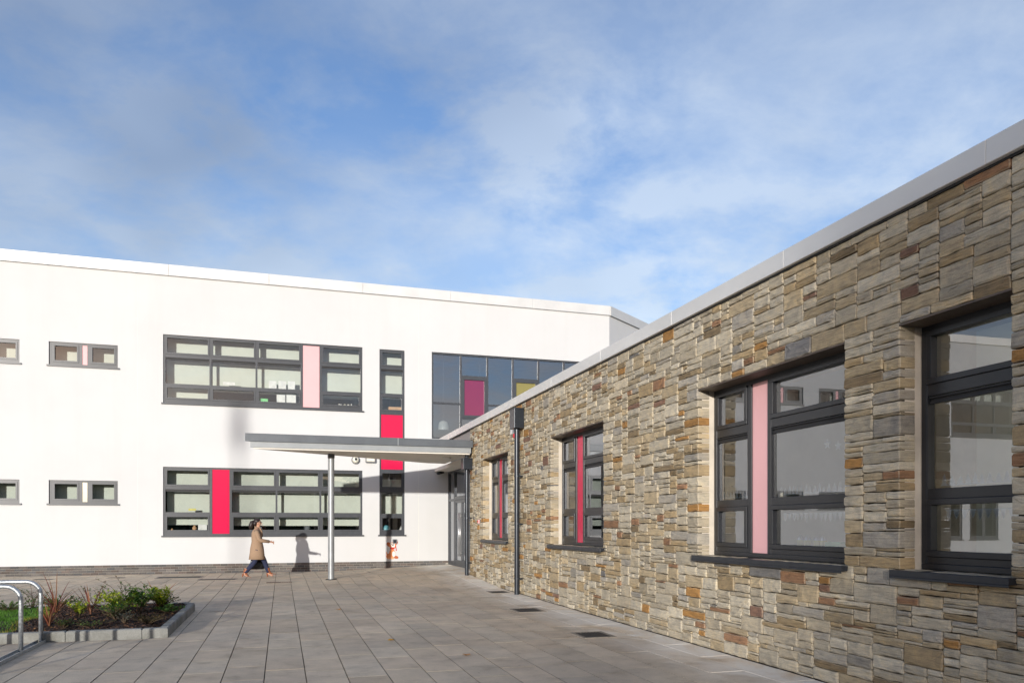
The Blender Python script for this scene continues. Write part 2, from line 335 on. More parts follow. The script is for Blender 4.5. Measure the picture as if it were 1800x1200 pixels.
# ------------------------------------------------------------------ ground and paving
mb = MB(); mb.add([(-900, -900, -.045), (900, -900, -.045), (900, 900, -.045), (-900, 900, -.045)], [(0, 1, 2, 3)])
mb.build('ground', 'ground_dark')['kind'] = 'structure'
pav = MB()                                  # bedding sheet under the slabs, follows the rise
xs = [-30 + .5 * i for i in range(72)]; ys = [-14 + .5 * i for i in range(82)]
P = [(min(x, 5.6), min(y, 26.1), gz(x, y) - .016) for y in ys for x in xs]
pav.add(P, [(j * 72 + i, j * 72 + i + 1, j * 72 + i + 73, j * 72 + i + 72) for j in range(81) for i in range(71)])
paving = pav.build('paving', 'ground_dark'); paving['kind'] = 'structure'
BED = (-9.2, -1.48, 11.28, 15.0)            # planting bed outer kerb line
CV, SV = .9575, .2885
def cam_xy(x, y): return CV * x - SV * y, SV * x + CV * y
def slab_geo(mb, x0, x1, y0, y1, dz, col):
    j = .0035; b = .0035
    o = [(x0 + j, y0 + j), (x1 - j, y0 + j), (x1 - j, y1 - j), (x0 + j, y1 - j)]
    i = [(x0 + j + b, y0 + j + b), (x1 - j - b, y0 + j + b), (x1 - j - b, y1 - j - b), (x0 + j + b, y1 - j - b)]
    P = [(x, y, gz(x, y) - .03) for x, y in o] + [(x, y, gz(x, y) - b * .8 + dz) for x, y in o] + [(x, y, gz(x, y) + dz) for x, y in i]
    edge = tuple(c * .6 for c in col)
    mb.add(P, [(k, (k + 1) % 4, 4 + (k + 1) % 4, 4 + k) for k in range(4)] + [(4 + k, 4 + (k + 1) % 4, 8 + (k + 1) % 4, 8 + k) for k in range(4)] + [(8, 9, 10, 11)],
           0, [edge] * 8 + [col])
slabs = []
x = XW - .02
while x > -26:
    x0 = x - .402; y = -12 + R.uniform(0, .7)
    while y < YF - .01:
        L = R.choice((.6, .75, .75, .75, .9)); y1 = min(y + L, YF - .005)
        if YF - y1 < .15: y1 = YF - .005
        inbed = x0 > BED[0] - .35 and x < BED[1] + .05 and y > BED[2] - .05 and y1 < BED[3] + .05
        if not inbed and y1 - y > .05: slabs.append((x0, x, y, y1))
        y = y1
    x = x0
x = XW - .02                                # landing in front of the recessed door
for x0, x1 in ((XW - .02, 5.56),):
    y = Y_END + .02
    while y < YF - .1: slabs.append((x0, x1, y, min(y + .75, YF - .005))); y += .75
def proj_area(q):
    cx, cy = (q[0] + q[1]) / 2, (q[2] + q[3]) / 2; X, D = cam_xy(cx, cy)
    if D < 2: return 0
    px, py = 900 + 1344 * X / D, 922 + 1344 * CAM_H / D
    if not (-60 < px < 1860 and py < 1260): return 0
    return (q[1] - q[0]) * (q[3] - q[2]) / D ** 3
order = sorted(slabs, key=lambda q: -proj_area(q)); rest = MB()
for n, q in enumerate(order):
    t = R.gauss(1, .055); w = R.uniform(-.010, .014)
    t *= 1.28 if q[1] > 4.7 else 1  # paler row by the wall: concrete strip, with sun flare put into the colour
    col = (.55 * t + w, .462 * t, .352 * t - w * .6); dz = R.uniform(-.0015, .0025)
    if n < 300:
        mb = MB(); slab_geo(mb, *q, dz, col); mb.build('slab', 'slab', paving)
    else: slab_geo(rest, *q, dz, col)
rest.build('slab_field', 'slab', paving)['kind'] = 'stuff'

# ------------------------------------------------------------------ white building
WB = empty('white_building', (-8, YF, 0)); PW = (0, 0, 0)
tag(WB, 'two storey white rendered school building with grey windows and pink panels', 'building')
WB.location = (0, 0, 0)
XL, XR = -26.0, 11.61
rtop = lambda x: 9.60 + (XR - x) * .0042
FRONT_U, FRONT_N = (1, 0, 0), (0, -1, 0)
big_u, big_l = (-3.55, 2.60, 5.35, 7.49), (-3.55, 2.60, 1.19, 3.35)
slim = (3.17, 4.02, 1.19, 7.47); cur = (4.96, 10.9, 4.5, 7.49)
holes = [big_u, big_l, slim, cur]
smalls = []
for a in (-6.71, -9.36, -12.0, -23.6):
    smalls += [(a, a + 1.88, 6.35, 7.05), (a, a + 1.88, 2.17, 2.88)]
holes += smalls
big2u, big2l = (-20.5, -16.9, 5.35, 7.49), (-19.5, -17.9, .9, 2.6)
dl = (-17.5, -16.8, .9, 2.6)
holes += [big2u, big2l, dl]
mb = MB().frame((0, YF, 0), FRONT_U, FRONT_N)
wall_holes(mb, XL, XR, lambda u: rtop(u) - .30, .292, holes, -.32, 0, 0, 0, 1)
mb.T = None
ox, oy = .8, .6                              # the facade bends back at the right end
mb.add([(XR, YF, .29), (XR + 16 * ox, YF + 16 * oy, .29), (XR + 16 * ox, YF + 16 * oy, rtop(XR) - .3), (XR, YF, rtop(XR) - .3)], [(0, 1, 2, 3)], 0)
mb.add([(XL, YF, .29), (XL, YF + 12, .29), (XL, YF + 12, rtop(XL) - .3), (XL, YF, rtop(XL) - .3)], [(0, 1, 2, 3)], 0)
mb.add([(XL, YF + 20, .0), (XR + 16 * ox, YF + 20, .0), (XR + 16 * ox, YF + 20, 9.3), (XL, YF + 20, 9.3)], [(0, 1, 2, 3)], 0)
mb.build('wall', ['white_render', 'inner_white'], WB)
# render movement joints, narrow recessed-looking beads
for u in (-4.28, 4.5):
    j = MB(); j.box(u - .006, u + .006, YF - .0025, YF - .0005, .31, 9.25); j.build('movement_joint', 'inner_white', WB)
# rooms behind the facade
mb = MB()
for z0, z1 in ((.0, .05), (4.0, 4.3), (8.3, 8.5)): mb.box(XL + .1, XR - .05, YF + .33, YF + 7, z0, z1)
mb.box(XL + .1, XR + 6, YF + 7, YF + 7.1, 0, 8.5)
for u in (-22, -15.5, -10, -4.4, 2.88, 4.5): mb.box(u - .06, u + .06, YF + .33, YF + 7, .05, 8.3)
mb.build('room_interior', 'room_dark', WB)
mb = MB(); mb.add([(XL, YF, 9.42), (XR, YF, 9.32), (XR + 16 * ox, YF + 16 * oy, 9.32), (XR + 16 * ox, YF + 20, 9.32), (XL, YF + 20, 9.42)], [(0, 1, 2, 3, 4)])
mb.build('roof', 'flashing_grey', WB)
u = XR
while u > XL:                                # parapet capping in lengths
    a = max(u - 3.0, XL); p = MB()
    p.add([(a + .003, YF - .07, rtop(a) - .34), (u - .003, YF - .07, rtop(u) - .34), (u - .003, YF - .07, rtop(u)), (a + .003, YF - .07, rtop(a)),
           (a + .003, YF + .4, rtop(a) - .34), (u - .003, YF + .4, rtop(u) - .34), (u - .003, YF + .4, rtop(u) - .01), (a + .003, YF + .4, rtop(a) - .01)],
          [(0, 1, 2, 3), (4, 7, 6, 5), (3, 2, 6, 7), (0, 4, 5, 1), (0, 3, 7, 4), (1, 5, 6, 2)])
    p.build('capping', 'coping_metal', WB, bevel=.006); u = a
p = MB(); nx, ny = oy, -ox
def ob(t, d, z): return (XR + ox * t + nx * d, YF + oy * t + ny * d, z)
zt = rtop(XR)
p.add([ob(.0, .07, zt - .34), ob(16, .07, zt - .34), ob(16, .07, zt), ob(0, .07, zt), ob(0, -.4, zt - .34), ob(16, -.4, zt - .34), ob(16, -.4, zt), ob(0, -.4, zt)],
      [(0, 1, 2, 3), (4, 7, 6, 5), (3, 2, 6, 7), (0, 4, 5, 1), (0, 3, 7, 4), (1, 5, 6, 2)])
p.build('capping', 'coping_metal', WB)
# brick plinth
pl = MB(); pl.box(XL, 5.56, YF - .022, YF - .003, -.05, .292); pl.add([(XR, YF, -.05), (XR + 16 * ox, YF + 16 * oy, -.05), (XR + 16 * ox, YF + 16 * oy, .29), (XR, YF, .29)], [(0, 1, 2, 3)])
plinth = pl.build('plinth', 'brick_mortar', WB); extra = MB(); n = 0
bricks = []
for c in range(4):
    z0 = .290 - (c + 1) * .075 + .010; u = 5.55 - (.1125 if c % 2 else 0)
    while u > XL:
        bricks.append((max(u - .215, XL), u, z0 if c < 3 else -.03, z0 + .065)); u -= .225
bricks.sort(key=lambda q: -q[0])
for a, b, c, d in bricks:
    if gz((a + b) / 2, YF) > d - .01: continue
    t = R.gauss(1, .16); col = R.choice(((.115, .105, .10), (.13, .118, .108), (.10, .098, .098), (.125, .10, .088)))
    col = tuple(max(.03, k * t) for k in col); mbk = MB() if n < 296 else extra
    k = R.uniform(0, .002)
    mbk.box(a, b, YF - .032 - k, YF - .021, c, d, 0, col)
    if n < 296: mbk.build('brick', 'brick', plinth)
    n += 1
extra.build('brick_course', 'brick', plinth)['kind'] = 'stuff'
# --- windows of the facade
GY = YF + .075                               # glass line
def sill(win, a, b, z, y=YF):
    p = MB(); p.box(a - .05, b + .05, y - .045, y + .05, z - .045, z); p.build('sill', 'frame_grey', win)
RU = [(.13, .54, 'sash'), (.62, 1.44, 'fixed'), (1.54, 2.10, 'sash')]
RL = [(.13, .64, 'sash'), (.74, 1.46, 'fixed'), (1.56, 2.10, 'sash')]
def blind(win, a, b, z0, z1, y=.48):
    p = MB(); p.box(a, b, YF + y, YF + y + .006, z0, z1); p.box(a, b, YF + y - .012, YF + y + .018, z0 - .03, z0); p.build('blind', 'blind', win)
w_u = window(WB, (-3.55, GY, 5.35), FRONT_U, FRONT_N, 6.15, 2.14,
             [(.06, 1.35, RU), (1.41, 2.74, RU), (2.80, 4.15, RU), (4.22, 4.75, 'panel', 'panel_pink'), (4.82, 6.09, RU)]); sill(w_u, -3.55, 2.6, 5.352)
blind(w_u, -3.5, -2.2, 5.3, 7.6); blind(w_u, -2.14, .62, 5.86, 7.6); blind(w_u, 1.2, 2.6, 5.82, 7.6)
w_l = window(WB, (-3.55, GY, 1.19), FRONT_U, FRONT_N, 6.15, 2.16,
             [(.06, 1.35, RL), (1.43, 1.95, 'panel', 'panel_crimson'), (2.02, 3.36, RL), (3.42, 4.75, RL), (4.81, 6.09, RL)]); sill(w_l, -3.55, 2.6, 1.192)
blind(w_l, -3.5, -2.2, 1.56, 3.5); blind(w_l, -1.55, 2.6, 1.53, 3.5)
w_s = window(WB, (3.17, GY, 1.19), FRONT_U, FRONT_N, .85, 6.28,
             [(.05, .80, [(.12, .62, 'sash'), (.72, 1.46, 'fixed'), (1.58, 2.14, 'sash'), (2.22, 3.28, 'panel', 'panel_crimson'), (3.30, 4.08, 'panel', 'panel_crimson'), (4.20, 4.72, 'sash'), (4.80, 5.62, 'fixed'), (5.72, 6.23, 'sash')])]); sill(w_s, 3.17, 4.02, 1.192)
blind(w_s, 3.2, 4.0, 1.9, 3.1); blind(w_s, 3.2, 4.0, 5.9, 7.5)
for k, (a, b, c, d) in enumerate(smalls):
    pmx = ['panel_pink', 'panel_cream'][k % 2]; H = d - c
    wi = window(WB, (a, GY, c), FRONT_U, FRONT_N, 1.88, H, [(.10, .80, [(.10, H - .06, 'sash')]), (.89, 1.03, 'panel', pmx), (1.12, 1.82, [(.10, H - .06, 'sash')])]); sill(wi, a, b, c + .002)
    blind(wi, a, b, c - .1, d + .1, .5)
w2 = window(WB, (-20.5, GY, 5.35), FRONT_U, FRONT_N, 3.6, 2.14, [(.06, 1.18, RU), (1.24, 2.36, RU), (2.42, 3.54, RU)]); sill(w2, -20.5, -16.9, 5.352); blind(w2, -20.4, -17.0, 6.9, 7.6)
w3 = window(WB, (-19.5, GY, .9), FRONT_U, FRONT_N, 1.6, 1.7, [(.06, .77, [(.1, 1.64, 'sash')]), (.83, 1.54, [(.1, 1.64, 'sash')])]); sill(w3, -19.5, -17.9, .902)
d1 = window(WB, (-17.5, GY, .9), FRONT_U, FRONT_N, .7, 1.7, [(.06, .64, [(.1, 1.64, 'sash')])]); sill(d1, -17.5, -16.8, .902)
# tall glazed screen above the single storey wing
cols = []; edges = [.06, 1.04, 2.00, 2.94, 3.90, 4.88, 5.88]
for k in range(6):
    a, b = edges[k] + (.03 if k else 0), edges[k + 1] - (.03 if k < 5 else 0)
    if k % 2 == 0: rows = [(.06, 1.22, 'fixed', 'glass_coated'), (1.28, 2.93, 'fixed', 'glass_coated')]
    else: rows = [(.06, .72, 'fixed', 'glass_coated'), (.78, 2.19, 'sash', ['glass_pink', 'glass_olive', 'glass_pink'][k // 2]), (2.25, 2.93, 'fixed', 'glass_coated')]
    cols.append((a, b, rows))
w_c = window(WB, (4.96, GY, 4.5), FRONT_U, FRONT_N, 5.94, 2.99, cols, sash=.085, vents=False)

# ------------------------------------------------------------------ stone wing
SW = empty('stone_wing', (XW, 3, 0)); SW.location = (0, 0, 0)
tag(SW, 'single storey wing faced in grey and rust coloured coursed stone beside the paving', 'building')
GU, GV = .04, .025
Y0 = -3.0; NU = int(round((Y_END - Y0) / GU)); NV = int(round(4.2 / GV))
ops = [(17.20, 19.48, 1.15, 3.25), (11.64, 14.20, 1.15, 3.25), (6.00, 8.64, 1.15, 3.25), (4.28, 5.32, 1.15, 3.25)]
grid = [[False] * NU for _ in range(NV)]
for a, b, c, d in ops:
    for v_ in range(round(c / GV), round(d / GV)):
        for u_ in range(round((a - Y0) / GU), round((b - Y0) / GU)): grid[v_][u_] = True
RS = random.Random(21); stones = []; ids = [[0] * (NU + 1) for _ in range(NV)]
for v_ in range(NV):
    u_ = 0
    while u_ < NU:
        if grid[v_][u_]: u_ += 1; continue
        L = 0
        while u_ + L < NU and not grid[v_][u_ + L]: L += 1
        k = RS.random()
        if k < .26: hh_ = RS.choice((1, 2, 2)); w_ = RS.randint(4, 11)
        elif k < .66: hh_ = RS.choice((3, 3, 4)); w_ = RS.randint(5, 12)
        else: hh_ = RS.choice((4, 5, 5, 6, 7)); w_ = RS.randint(6, 13)
        w_ = min(w_, L)
        if v_ and w_ < L:                                   # keep upright joints from stacking
            for dw in (0, 2, -2, 3, -3, 4, 1, -1):
                q = u_ + w_ + dw
                if 3 <= w_ + dw <= L and (w_ + dw == L or all(ids[v_ - 1][z] == ids[v_ - 1][q] for z in (q - 1, max(0, q - 2), min(NU - 1, q + 1)))): w_ += dw; break
        hh_ = max(1, min(hh_, int(w_ * GU / GV * .62)))
        if 0 < L - w_ < 4: w_ = L if L <= 15 else w_ - 4
        hh_ = min(hh_, NV - v_)
        for q in range(1, hh_):
            if any(grid[v_ + q][u_:u_ + w_]): hh_ = q; break
        if 0 < NV - v_ - hh_ < 2: hh_ = NV - v_
        for q in range(hh_):
            for z in range(w_): grid[v_ + q][u_ + z] = True; ids[v_ + q][u_ + z] = len(stones) + 1
        stones.append((Y0 + u_ * GU, Y0 + (u_ + w_) * GU, v_ * GV, (v_ + hh_) * GV)); u_ += w_
PAL = [((.47, .415, .315), 28), ((.51, .46, .36), 26), ((.47, .385, .255), 22), ((.39, .30, .18), 9), ((.41, .38, .325), 8), ((.56, .51, .405), 12),
       ((.31, .18, .105), 4.5), ((.41, .225, .08), 2.6), ((.24, .145, .105), 1.0), ((.21, .205, .20), 1.2), ((.25, .19, .115), 3)]
def stone_geo(mb, a, b, c, d):
    w, h_ = b - a, d - c; j = RS.uniform(.002, .0045); jt = lambda s=.004: RS.uniform(-s, s)
    col = RS.choices([p[0] for p in PAL], [p[1] for p in PAL])[0]; t = RS.gauss(1, .10); col = tuple(max(.02, k * t) for k in col)
    jz = RS.uniform(.0022, .0048) if h_ > .03 else .002; y0, y1, z0, z1 = a + j * .7, b - j * .7, c + jz, d - jz; cc = min(.014, w * .1, h_ * .2)
    cut = lambda: cc * RS.uniform(.2, 1)
    e = min(.0055, h_ * .09)
    O = []
    n = max(1, min(5, int(w / .09)))
    k1, k2, k3, k4 = cut(), cut(), cut(), cut()
    O += [(y0 + k1, z0 + jt(e * .5))] + [(y0 + w * q / (n + 1), z0 + jt(e)) for q in range(1, n + 1)] + [(y1 - k2, z0 + jt(e * .5))]
    O += [(y1 + jt(e * .4), z0 + k2), (y1 + jt(e * .4), z1 - k3)]
    O += [(y1 - k3, z1 + jt(e * .5))] + [(y0 + w * q / (n + 1), z1 + jt(e)) for q in range(n, 0, -1)] + [(y0 + k4, z1 + jt(e * .5))]
    O += [(y0 + jt(e * .4), z1 - k4), (y0 + jt(e * .4), z0 + k1)]
    N_ = len(O); pr = RS.uniform(-.007, .007); my, mz = (y0 + y1) / 2, (z0 + z1) / 2; ch = min(.006, h_ * .12)
    def ins(p, q): return (p[0] + (q if p[0] < my else -q) * (1 if abs(p[0] - my) > q else 0), p[1] + (q if p[1] < mz else -q) * (1 if abs(p[1] - mz) > q else 0))
    I = [ins(p, ch) for p in O]; I2 = [ins(p, min(ch * 3.2, h_ * .32)) for p in O]
    tilt = RS.uniform(-.07, .07); tz = RS.uniform(-.14, .12)
    dep = lambda p, q: XW - pr - q + tilt * (p[0] - my) * .25 + tz * (p[1] - mz) * .35
    P = [(XW + .16, *p) for p in O] + [(XW - pr + .006 + jt(.0015), *p) for p in O] + [(dep(p, .001) + jt(.003), *p) for p in I] + [(dep(p, .004) + jt(.0055), *p) for p in I2]
    F = []; C = []
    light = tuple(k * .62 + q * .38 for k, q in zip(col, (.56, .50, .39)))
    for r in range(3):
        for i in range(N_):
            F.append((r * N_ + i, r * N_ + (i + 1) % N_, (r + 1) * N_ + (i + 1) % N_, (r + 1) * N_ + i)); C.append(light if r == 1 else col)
    m_ = len(P); P += [(dep((my - w * .22, mz), .005) + jt(.005), my - w * .22, mz + jt(h_ * .1)), (dep((my + w * .22, mz), .005) + jt(.005), my + w * .22, mz + jt(h_ * .1))]
    for i in range(N_):
        p, q = O[i], O[(i + 1) % N_]; s1, s2 = (m_ if p[0] < my else m_ + 1), (m_ if q[0] < my else m_ + 1)
        F.append((3 * N_ + i, 3 * N_ + (i + 1) % N_, s1)); C.append(col)
        if s1 != s2: F.append((3 * N_ + (i + 1) % N_, s2, s1)); C.append(col)
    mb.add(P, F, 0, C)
def st_area(q):
    X, D = cam_xy(XW, (q[0] + q[1]) / 2)
    if D < 1: return 0
    px, py = 900 + 1344 * X / D, 922 - 1344 * ((q[2] + q[3]) / 2 - CAM_H) / D
    if not (px < 1815 and -10 < py < 1215): return 0
    return (q[1] - q[0]) * (q[3] - q[2]) / D ** 3
# backing wall with plastered reveals
bk = MB().frame((XW, Y0, 0), (0, 1, 0), (-1, 0, 0))
wall_holes(bk, 0, Y_END - Y0 - .004, lambda u: 4.205, -.05, [(a - Y0 - .012, b - Y0 + .012, c - .03, d) for a, b, c, d in ops], -.85, -.06, 0, 1, 2)
bk.T = None
bk.box(XW + .056, 5.60, Y_END - .003, Y_END + .012, -.05, 4.2, 0)
wallo = bk.build('wall', ['mortar', 'plaster', 'inner_white'], SW)
rest = MB()
for n, q in enumerate(sorted(stones, key=lambda q: -st_area(q))):
    if n < 300:
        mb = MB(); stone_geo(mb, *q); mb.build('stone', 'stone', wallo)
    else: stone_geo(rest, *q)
rest.build('stone_facing', 'stone', wallo)['kind'] = 'stuff'
# coping in lengths, eaves flashing, roof, rooms
y = YF - .01
while y > Y0:
    a = max(y - 2.4, Y0); p = MB(); p.box(XW - .055, XW + .42, a + .001, y - .001, 4.215, 4.40); p.build('coping', 'coping_metal', SW, bevel=.006); y = a
p = MB(); p.box(XW - .012, XW + .4, Y0, YF - .02, 4.196, 4.214); p.build('drip_strip', 'vent_black', SW)
p = MB(); p.box(XW + .42, 14, Y0, YF - .35, 4.10, 4.24); p.build('roof', 'flashing_grey', SW)
p = MB(); p.box(XW + .03, XW + .30, Y_END + .02, YF - .01, 3.88, 4.195); p.build('wall_panel', 'flashing_grey', SW)
p = MB(); p.box(XW - .02, 5.66, Y_END + .014, YF - .006, 3.36, 3.47); p.build('door_head', 'soffit', SW)
p = MB(); p.box(XW + .85, 12, Y0, YF - .4, -.04, .05); p.build('floor', 'carpet', SW)
p = MB(); p.box(XW + .852, 12, Y0, Y_END, 3.55, 3.75); p.box(5.7, 12, Y_END, YF - .4, 3.55, 3.75); p.build('ceiling', 'ceiling_white', SW)
p = MB(); p.box(9.6, 9.7, Y0, YF - .4, .05, 3.55)
for yy in (5.64, 10.0, 15.6, 20.6): p.box(XW + .852, 9.6, yy - .06, yy + .06, .05, 3.55)
p.build('inner_wall', 'inner_white', SW)
p = MB(); p.box(5.5, 5.62, Y_END + .014, Y_END + .1, .0, 3.4); p.build('door_post', 'frame_dark', SW)
SU, SN = (0, -1, 0), (-1, 0, 0)
GX = XW + .27
def srows(H): return [(.11, .60, 'sash'), (.69, 1.48, 'fixed'), (1.58, H - .05, 'sash')]
for k, (a, b, c, d) in enumerate(ops):
    W = b - a; H = d - c - .012; z = c
    pm_ = ['panel_crimson', 'panel_crimson', 'panel_pink'][min(k, 2)]
    if k < 3:
        n1 = W * .275; pa, pb = W * .305, W * .425
        cols = [(.06, n1, srows(H)), (pa, pb, 'panel', pm_), (pb + .06, W - .06, srows(H))]
    else: cols = [(.06, W - .06, srows(H))]
    w = window(SW, (GX, b, z), SU, SN, W, H, cols, 'frame_dark', .05, .08, .05, bevel=.004, gl='glass_wing')
    s = MB(); s.box(XW - .075, GX - .03, a - .045, b + .045, c - .055, c - .005); s.box(XW - .075, XW - .068, a - .045, b + .045, c - .075, c - .055)
    s.build('sill', 'sill_grey', w, bevel=.004)
    s = MB(); s.box(XW - .004, GX + .05, a - .008, b + .008, d - .016, d - .001); s.build('lintel_plate', 'lintel_brown', w)
    # inner window board and lining
    s = MB(); s.box(GX + .06, XW + .9, a - .004, b + .004, c - .022, c - .0); s.build('window_board', 'inner_white', w)

# entrance screen, recessed beside the end of the stonework
ES = window(SW, (5.575, YF - .006, .17), SU, SN, 4.95, 3.18,
            [(.06, .90, [(.12, 2.16, 'fixed'), (2.24, 3.12, 'fixed')]), (1.0, 3.04, [(2.30, 3.12, 'fixed')]), (3.12, 4.88, [(.12, 2.16, 'fixed'), (2.24, 3.12, 'fixed')])], 'frame_grey', vents=False, depth=.09)
fr = MB().frame((5.575, YF - .006, .17), SU, SN); fr.box(1.0, 3.04, 2.18, 2.30, -.045, .04); fr.box(1.0, 1.05, .06, 2.18, -.045, .04); fr.box(2.99, 3.04, .06, 2.18, -.045, .04)
fr.build('door_frame', 'frame_grey', ES)
for a, b, hx in ((1.055, 2.015, 1.93), (2.025, 2.985, 2.11)):
    D = MB().frame((5.575, YF - .006, .17), SU, SN)
    D.box(a, b, .015, .20, -.025, .03); D.box(a, b, 2.08, 2.172, -.025, .03); D.box(a, a + .09, .20, 2.08, -.025, .03); D.box(b - .09, b, .20, 2.08, -.025, .03)
    do = D.build('door', 'frame_grey', SW)
    p = MB().frame((5.575, YF - .006, .17), SU, SN); p.add([(a + .088, .198, 0), (b - .088, .198, 0), (b - .088, 2.082, 0), (a + .088, 2.082, 0)], [(0, 1, 2, 3)]); p.build('pane', 'glass', do)
    h_ = MB().frame((5.575, YF - .006, .17), SU, SN); h_.tube([(hx, .35, .10), (hx, 1.75, .10)], .016, 10); h_.tube([(hx, .45, .02), (hx, .45, .10)], .012, 8); h_.tube([(hx, 1.65, .02), (hx, 1.65, .10)], .012, 8)
    h_.build('handle', 'steel', do, smooth=True)

# ------------------------------------------------------------------ entrance canopy on its round post
CN = empty('entrance_canopy', (1.3, 21.5, 0)); CN.location = (0, 0, 0)
tag(CN, 'triangular grey flat canopy on one round steel post over the entrance', 'canopy')
poly = [(-.89, 20.52), (5.055, 20.50), (5.055, 24.0), (4.34, 23.86)]
def inset(P_, d):
    cx, cy = sum(p[0] for p in P_) / 4, sum(p[1] for p in P_) / 4
    out = []
    n = len(P_)
    for i in range(n):
        p0, p1, p2 = Vector((*P_[i - 1], 0)), Vector((*P_[i], 0)), Vector((*P_[(i + 1) % n], 0))
        e1, e2 = (p1 - p0).normalized(), (p2 - p1).normalized(); n1, n2 = Vector((-e1.y, e1.x, 0)), Vector((-e2.y, e2.x, 0))
        bis = (n1 + n2).normalized(); k = d / max(.35, bis.dot(n1)); q = p1 + bis * k; out.append((q.x, q.y))
    return out
p = MB(); p.prism(poly, 3.655, 3.86); p.build('fascia', 'canopy_grey', CN, bevel=.006)
p = MB(); p.prism(inset(poly, .045), 3.505, 3.654); p.build('lower_trim', 'canopy_light', CN, bevel=.004)
p = MB(); p.prism(inset(poly, .075), 3.47, 3.504); p.build('soffit', 'soffit', CN)
p = MB(); p.box(2.98, 3.0, 20.497, 20.51, 3.66, 3.855); p.build('joint_cover', 'canopy_light', CN)
zc = gz(1.3, 21.5)
p = MB(); p.tube([(1.3, 21.5, zc), (1.3, 21.5, 3.42)], .085, 28); po = p.build('post', 'post_grey', CN, smooth=True); mo_ = po.modifiers.new('e', 'EDGE_SPLIT')
p = MB(); p.tube([(1.3, 21.5, 3.36), (1.3, 21.5, 3.471)], .095, 28); p.build('post_head', 'canopy_grey', CN)
p = MB(); p.tube([(1.3, 21.5, zc - .01), (1.3, 21.5, zc + .012)], .15, 28); p.build('base_ring', 'kerb', CN)
for n in ('base_ring',):
    pass
p = MB(); p.tube([(4.55, 21.6, 3.43), (4.55, 21.6, 3.472)], .12, 20); tag(p.build('ceiling_light', 'plastic_white'), 'round white light fitting under the canopy soffit near the door', 'light')
bpy.data.objects['ceiling_light'].location = (0, 0, 0)

# ------------------------------------------------------------------ rainwater pipes with hoppers
def downpipe(x, y, zb, z0, z1, wx, wy, label):
    e_ = empty('rainwater_pipe', (x, y, zb)); tag(e_, label, 'downpipe', 'rainwater pipes on the stone wall')
    p = MB(); p.tube([(0, 0, 0), (0, 0, z0 - zb - .02)], .054, 20); o = p.build('pipe', 'pipe_metal', e_, smooth=True); o.modifiers.new('e', 'EDGE_SPLIT')
    p = MB(); p.box(-wx / 2, wx / 2, -wy / 2, wy / 2, z0 - zb, z1 - zb); p.box(-wx / 2 - .006, wx / 2 + .006, -wy / 2 - .006, wy / 2 + .006, z1 - zb, z1 - zb + .02)
    p.build('hopper', 'pipe_metal', e_, bevel=.006)
    p = MB(); p.tube([(0, 0, z0 - zb - .06), (0, 0, z0 - zb)], .062, 20); p.build('collar', 'pipe_metal', e_, smooth=True).modifiers.new('e', 'EDGE_SPLIT')
    for z in ([.35, 1.55, 2.6] if z0 > 3.3 else [.35, 1.6]):
        p = MB(); p.tube([(0, 0, z - .02), (0, 0, z + .02)], .06, 20); p.box(.0, 5.07 - x, -.075, .075, z - .014, z + .014); p.build('bracket', 'pipe_metal', e_)
downpipe(4.955, 16.08, 0, 3.64, 4.06, .22, .36, 'tall dark grey downpipe with box hopper between the two stone wall windows')
downpipe(4.945, 20.78, gz(4.9, 20.8), 3.07, 3.36, .26, .32, 'shorter dark grey downpipe with hopper beside the glass entrance door')
p = MB(); p.tube([(4.945, 20.78, 3.385), (4.945, 20.78, 3.475)], .05, 14); p.build('outlet', 'pipe_metal', CN)

# ------------------------------------------------------------------ small fittings on the walls
e_ = empty('alarm_box', (XW, 16.62, 3.72)); tag(e_, 'white alarm siren box with red beacon on the stone wall', 'alarm')
p = MB(); p.loft([[(-.005, -.16, -.14), (-.005, .16, -.14), (-.005, .13, .15), (-.005, -.13, .15)], [(-.075, -.15, -.13), (-.075, .15, -.13), (-.075, .12, .14), (-.075, -.12, .14)]]); p.build('housing', 'plastic_white', e_, bevel=.012)
e2 = empty('beacon', (XW, 16.36, 3.52)); tag(e2, 'round red sounder beacon below the hopper on the stone wall', 'beacon')
p = MB(); p.tube([(0, 0, 0), (-.05, 0, 0)], .075, 18); p.build('base', 'red_lens', e2); p = MB(); p.tube([(-.05, 0, 0), (-.10, 0, 0), (-.125, 0, 0)], [.062, .06, .035], 18); p.build('lens', 'red_lens', e2, smooth=True)
e_ = empty('call_point', (XW - .012, 19.86, 1.62)); tag(e_, 'small orange red button box on the stone wall near the door', 'call point')
p = MB(); p.box(-.035, .0, -.05, .05, -.05, .05); p.build('box', 'panel_pink', e_, bevel=.006); p = MB(); p.tube([(-.035, 0, 0), (-.05, 0, 0)], .022, 12); p.build('button', 'red_lens', e_)
e_ = empty('bulkhead_light', (2.37, YF, 3.70)); tag(e_, 'round wall light with grey rim above the ground floor window', 'light')
p = MB(); p.tube([(0, -.002, 0), (0, -.06, 0)], .135, 24); p.build('base', 'plastic_grey', e_); p = MB(); p.tube([(0, -.06, 0), (0, -.12, 0), (0, -.15, 0)], [.115, .10, .05], 24); p.build('diffuser', 'lamp_glass', e_, smooth=True); p = MB(); p.tube([(0, -.1, .02), (0, -.162, .02)], .045, 12); p.build('sensor', 'plastic_black', e_)
e_ = empty('floodlight', (2.86, YF, 3.72)); tag(e_, 'small rectangular grey floodlight on the white wall beside the round light', 'light')
p = MB(); p.box(-.17, .17, -.12, -.03, -.10, .14); p.build('housing', 'plastic_grey', e_, bevel=.02); p = MB(); p.box(-.13, .13, -.128, -.121, -.06, .10); p.build('lens', 'lamp_glass', e_); p = MB(); p.box(-.05, .05, -.03, .0, -.05, .05); p.build('bracket', 'plastic_grey', e_)
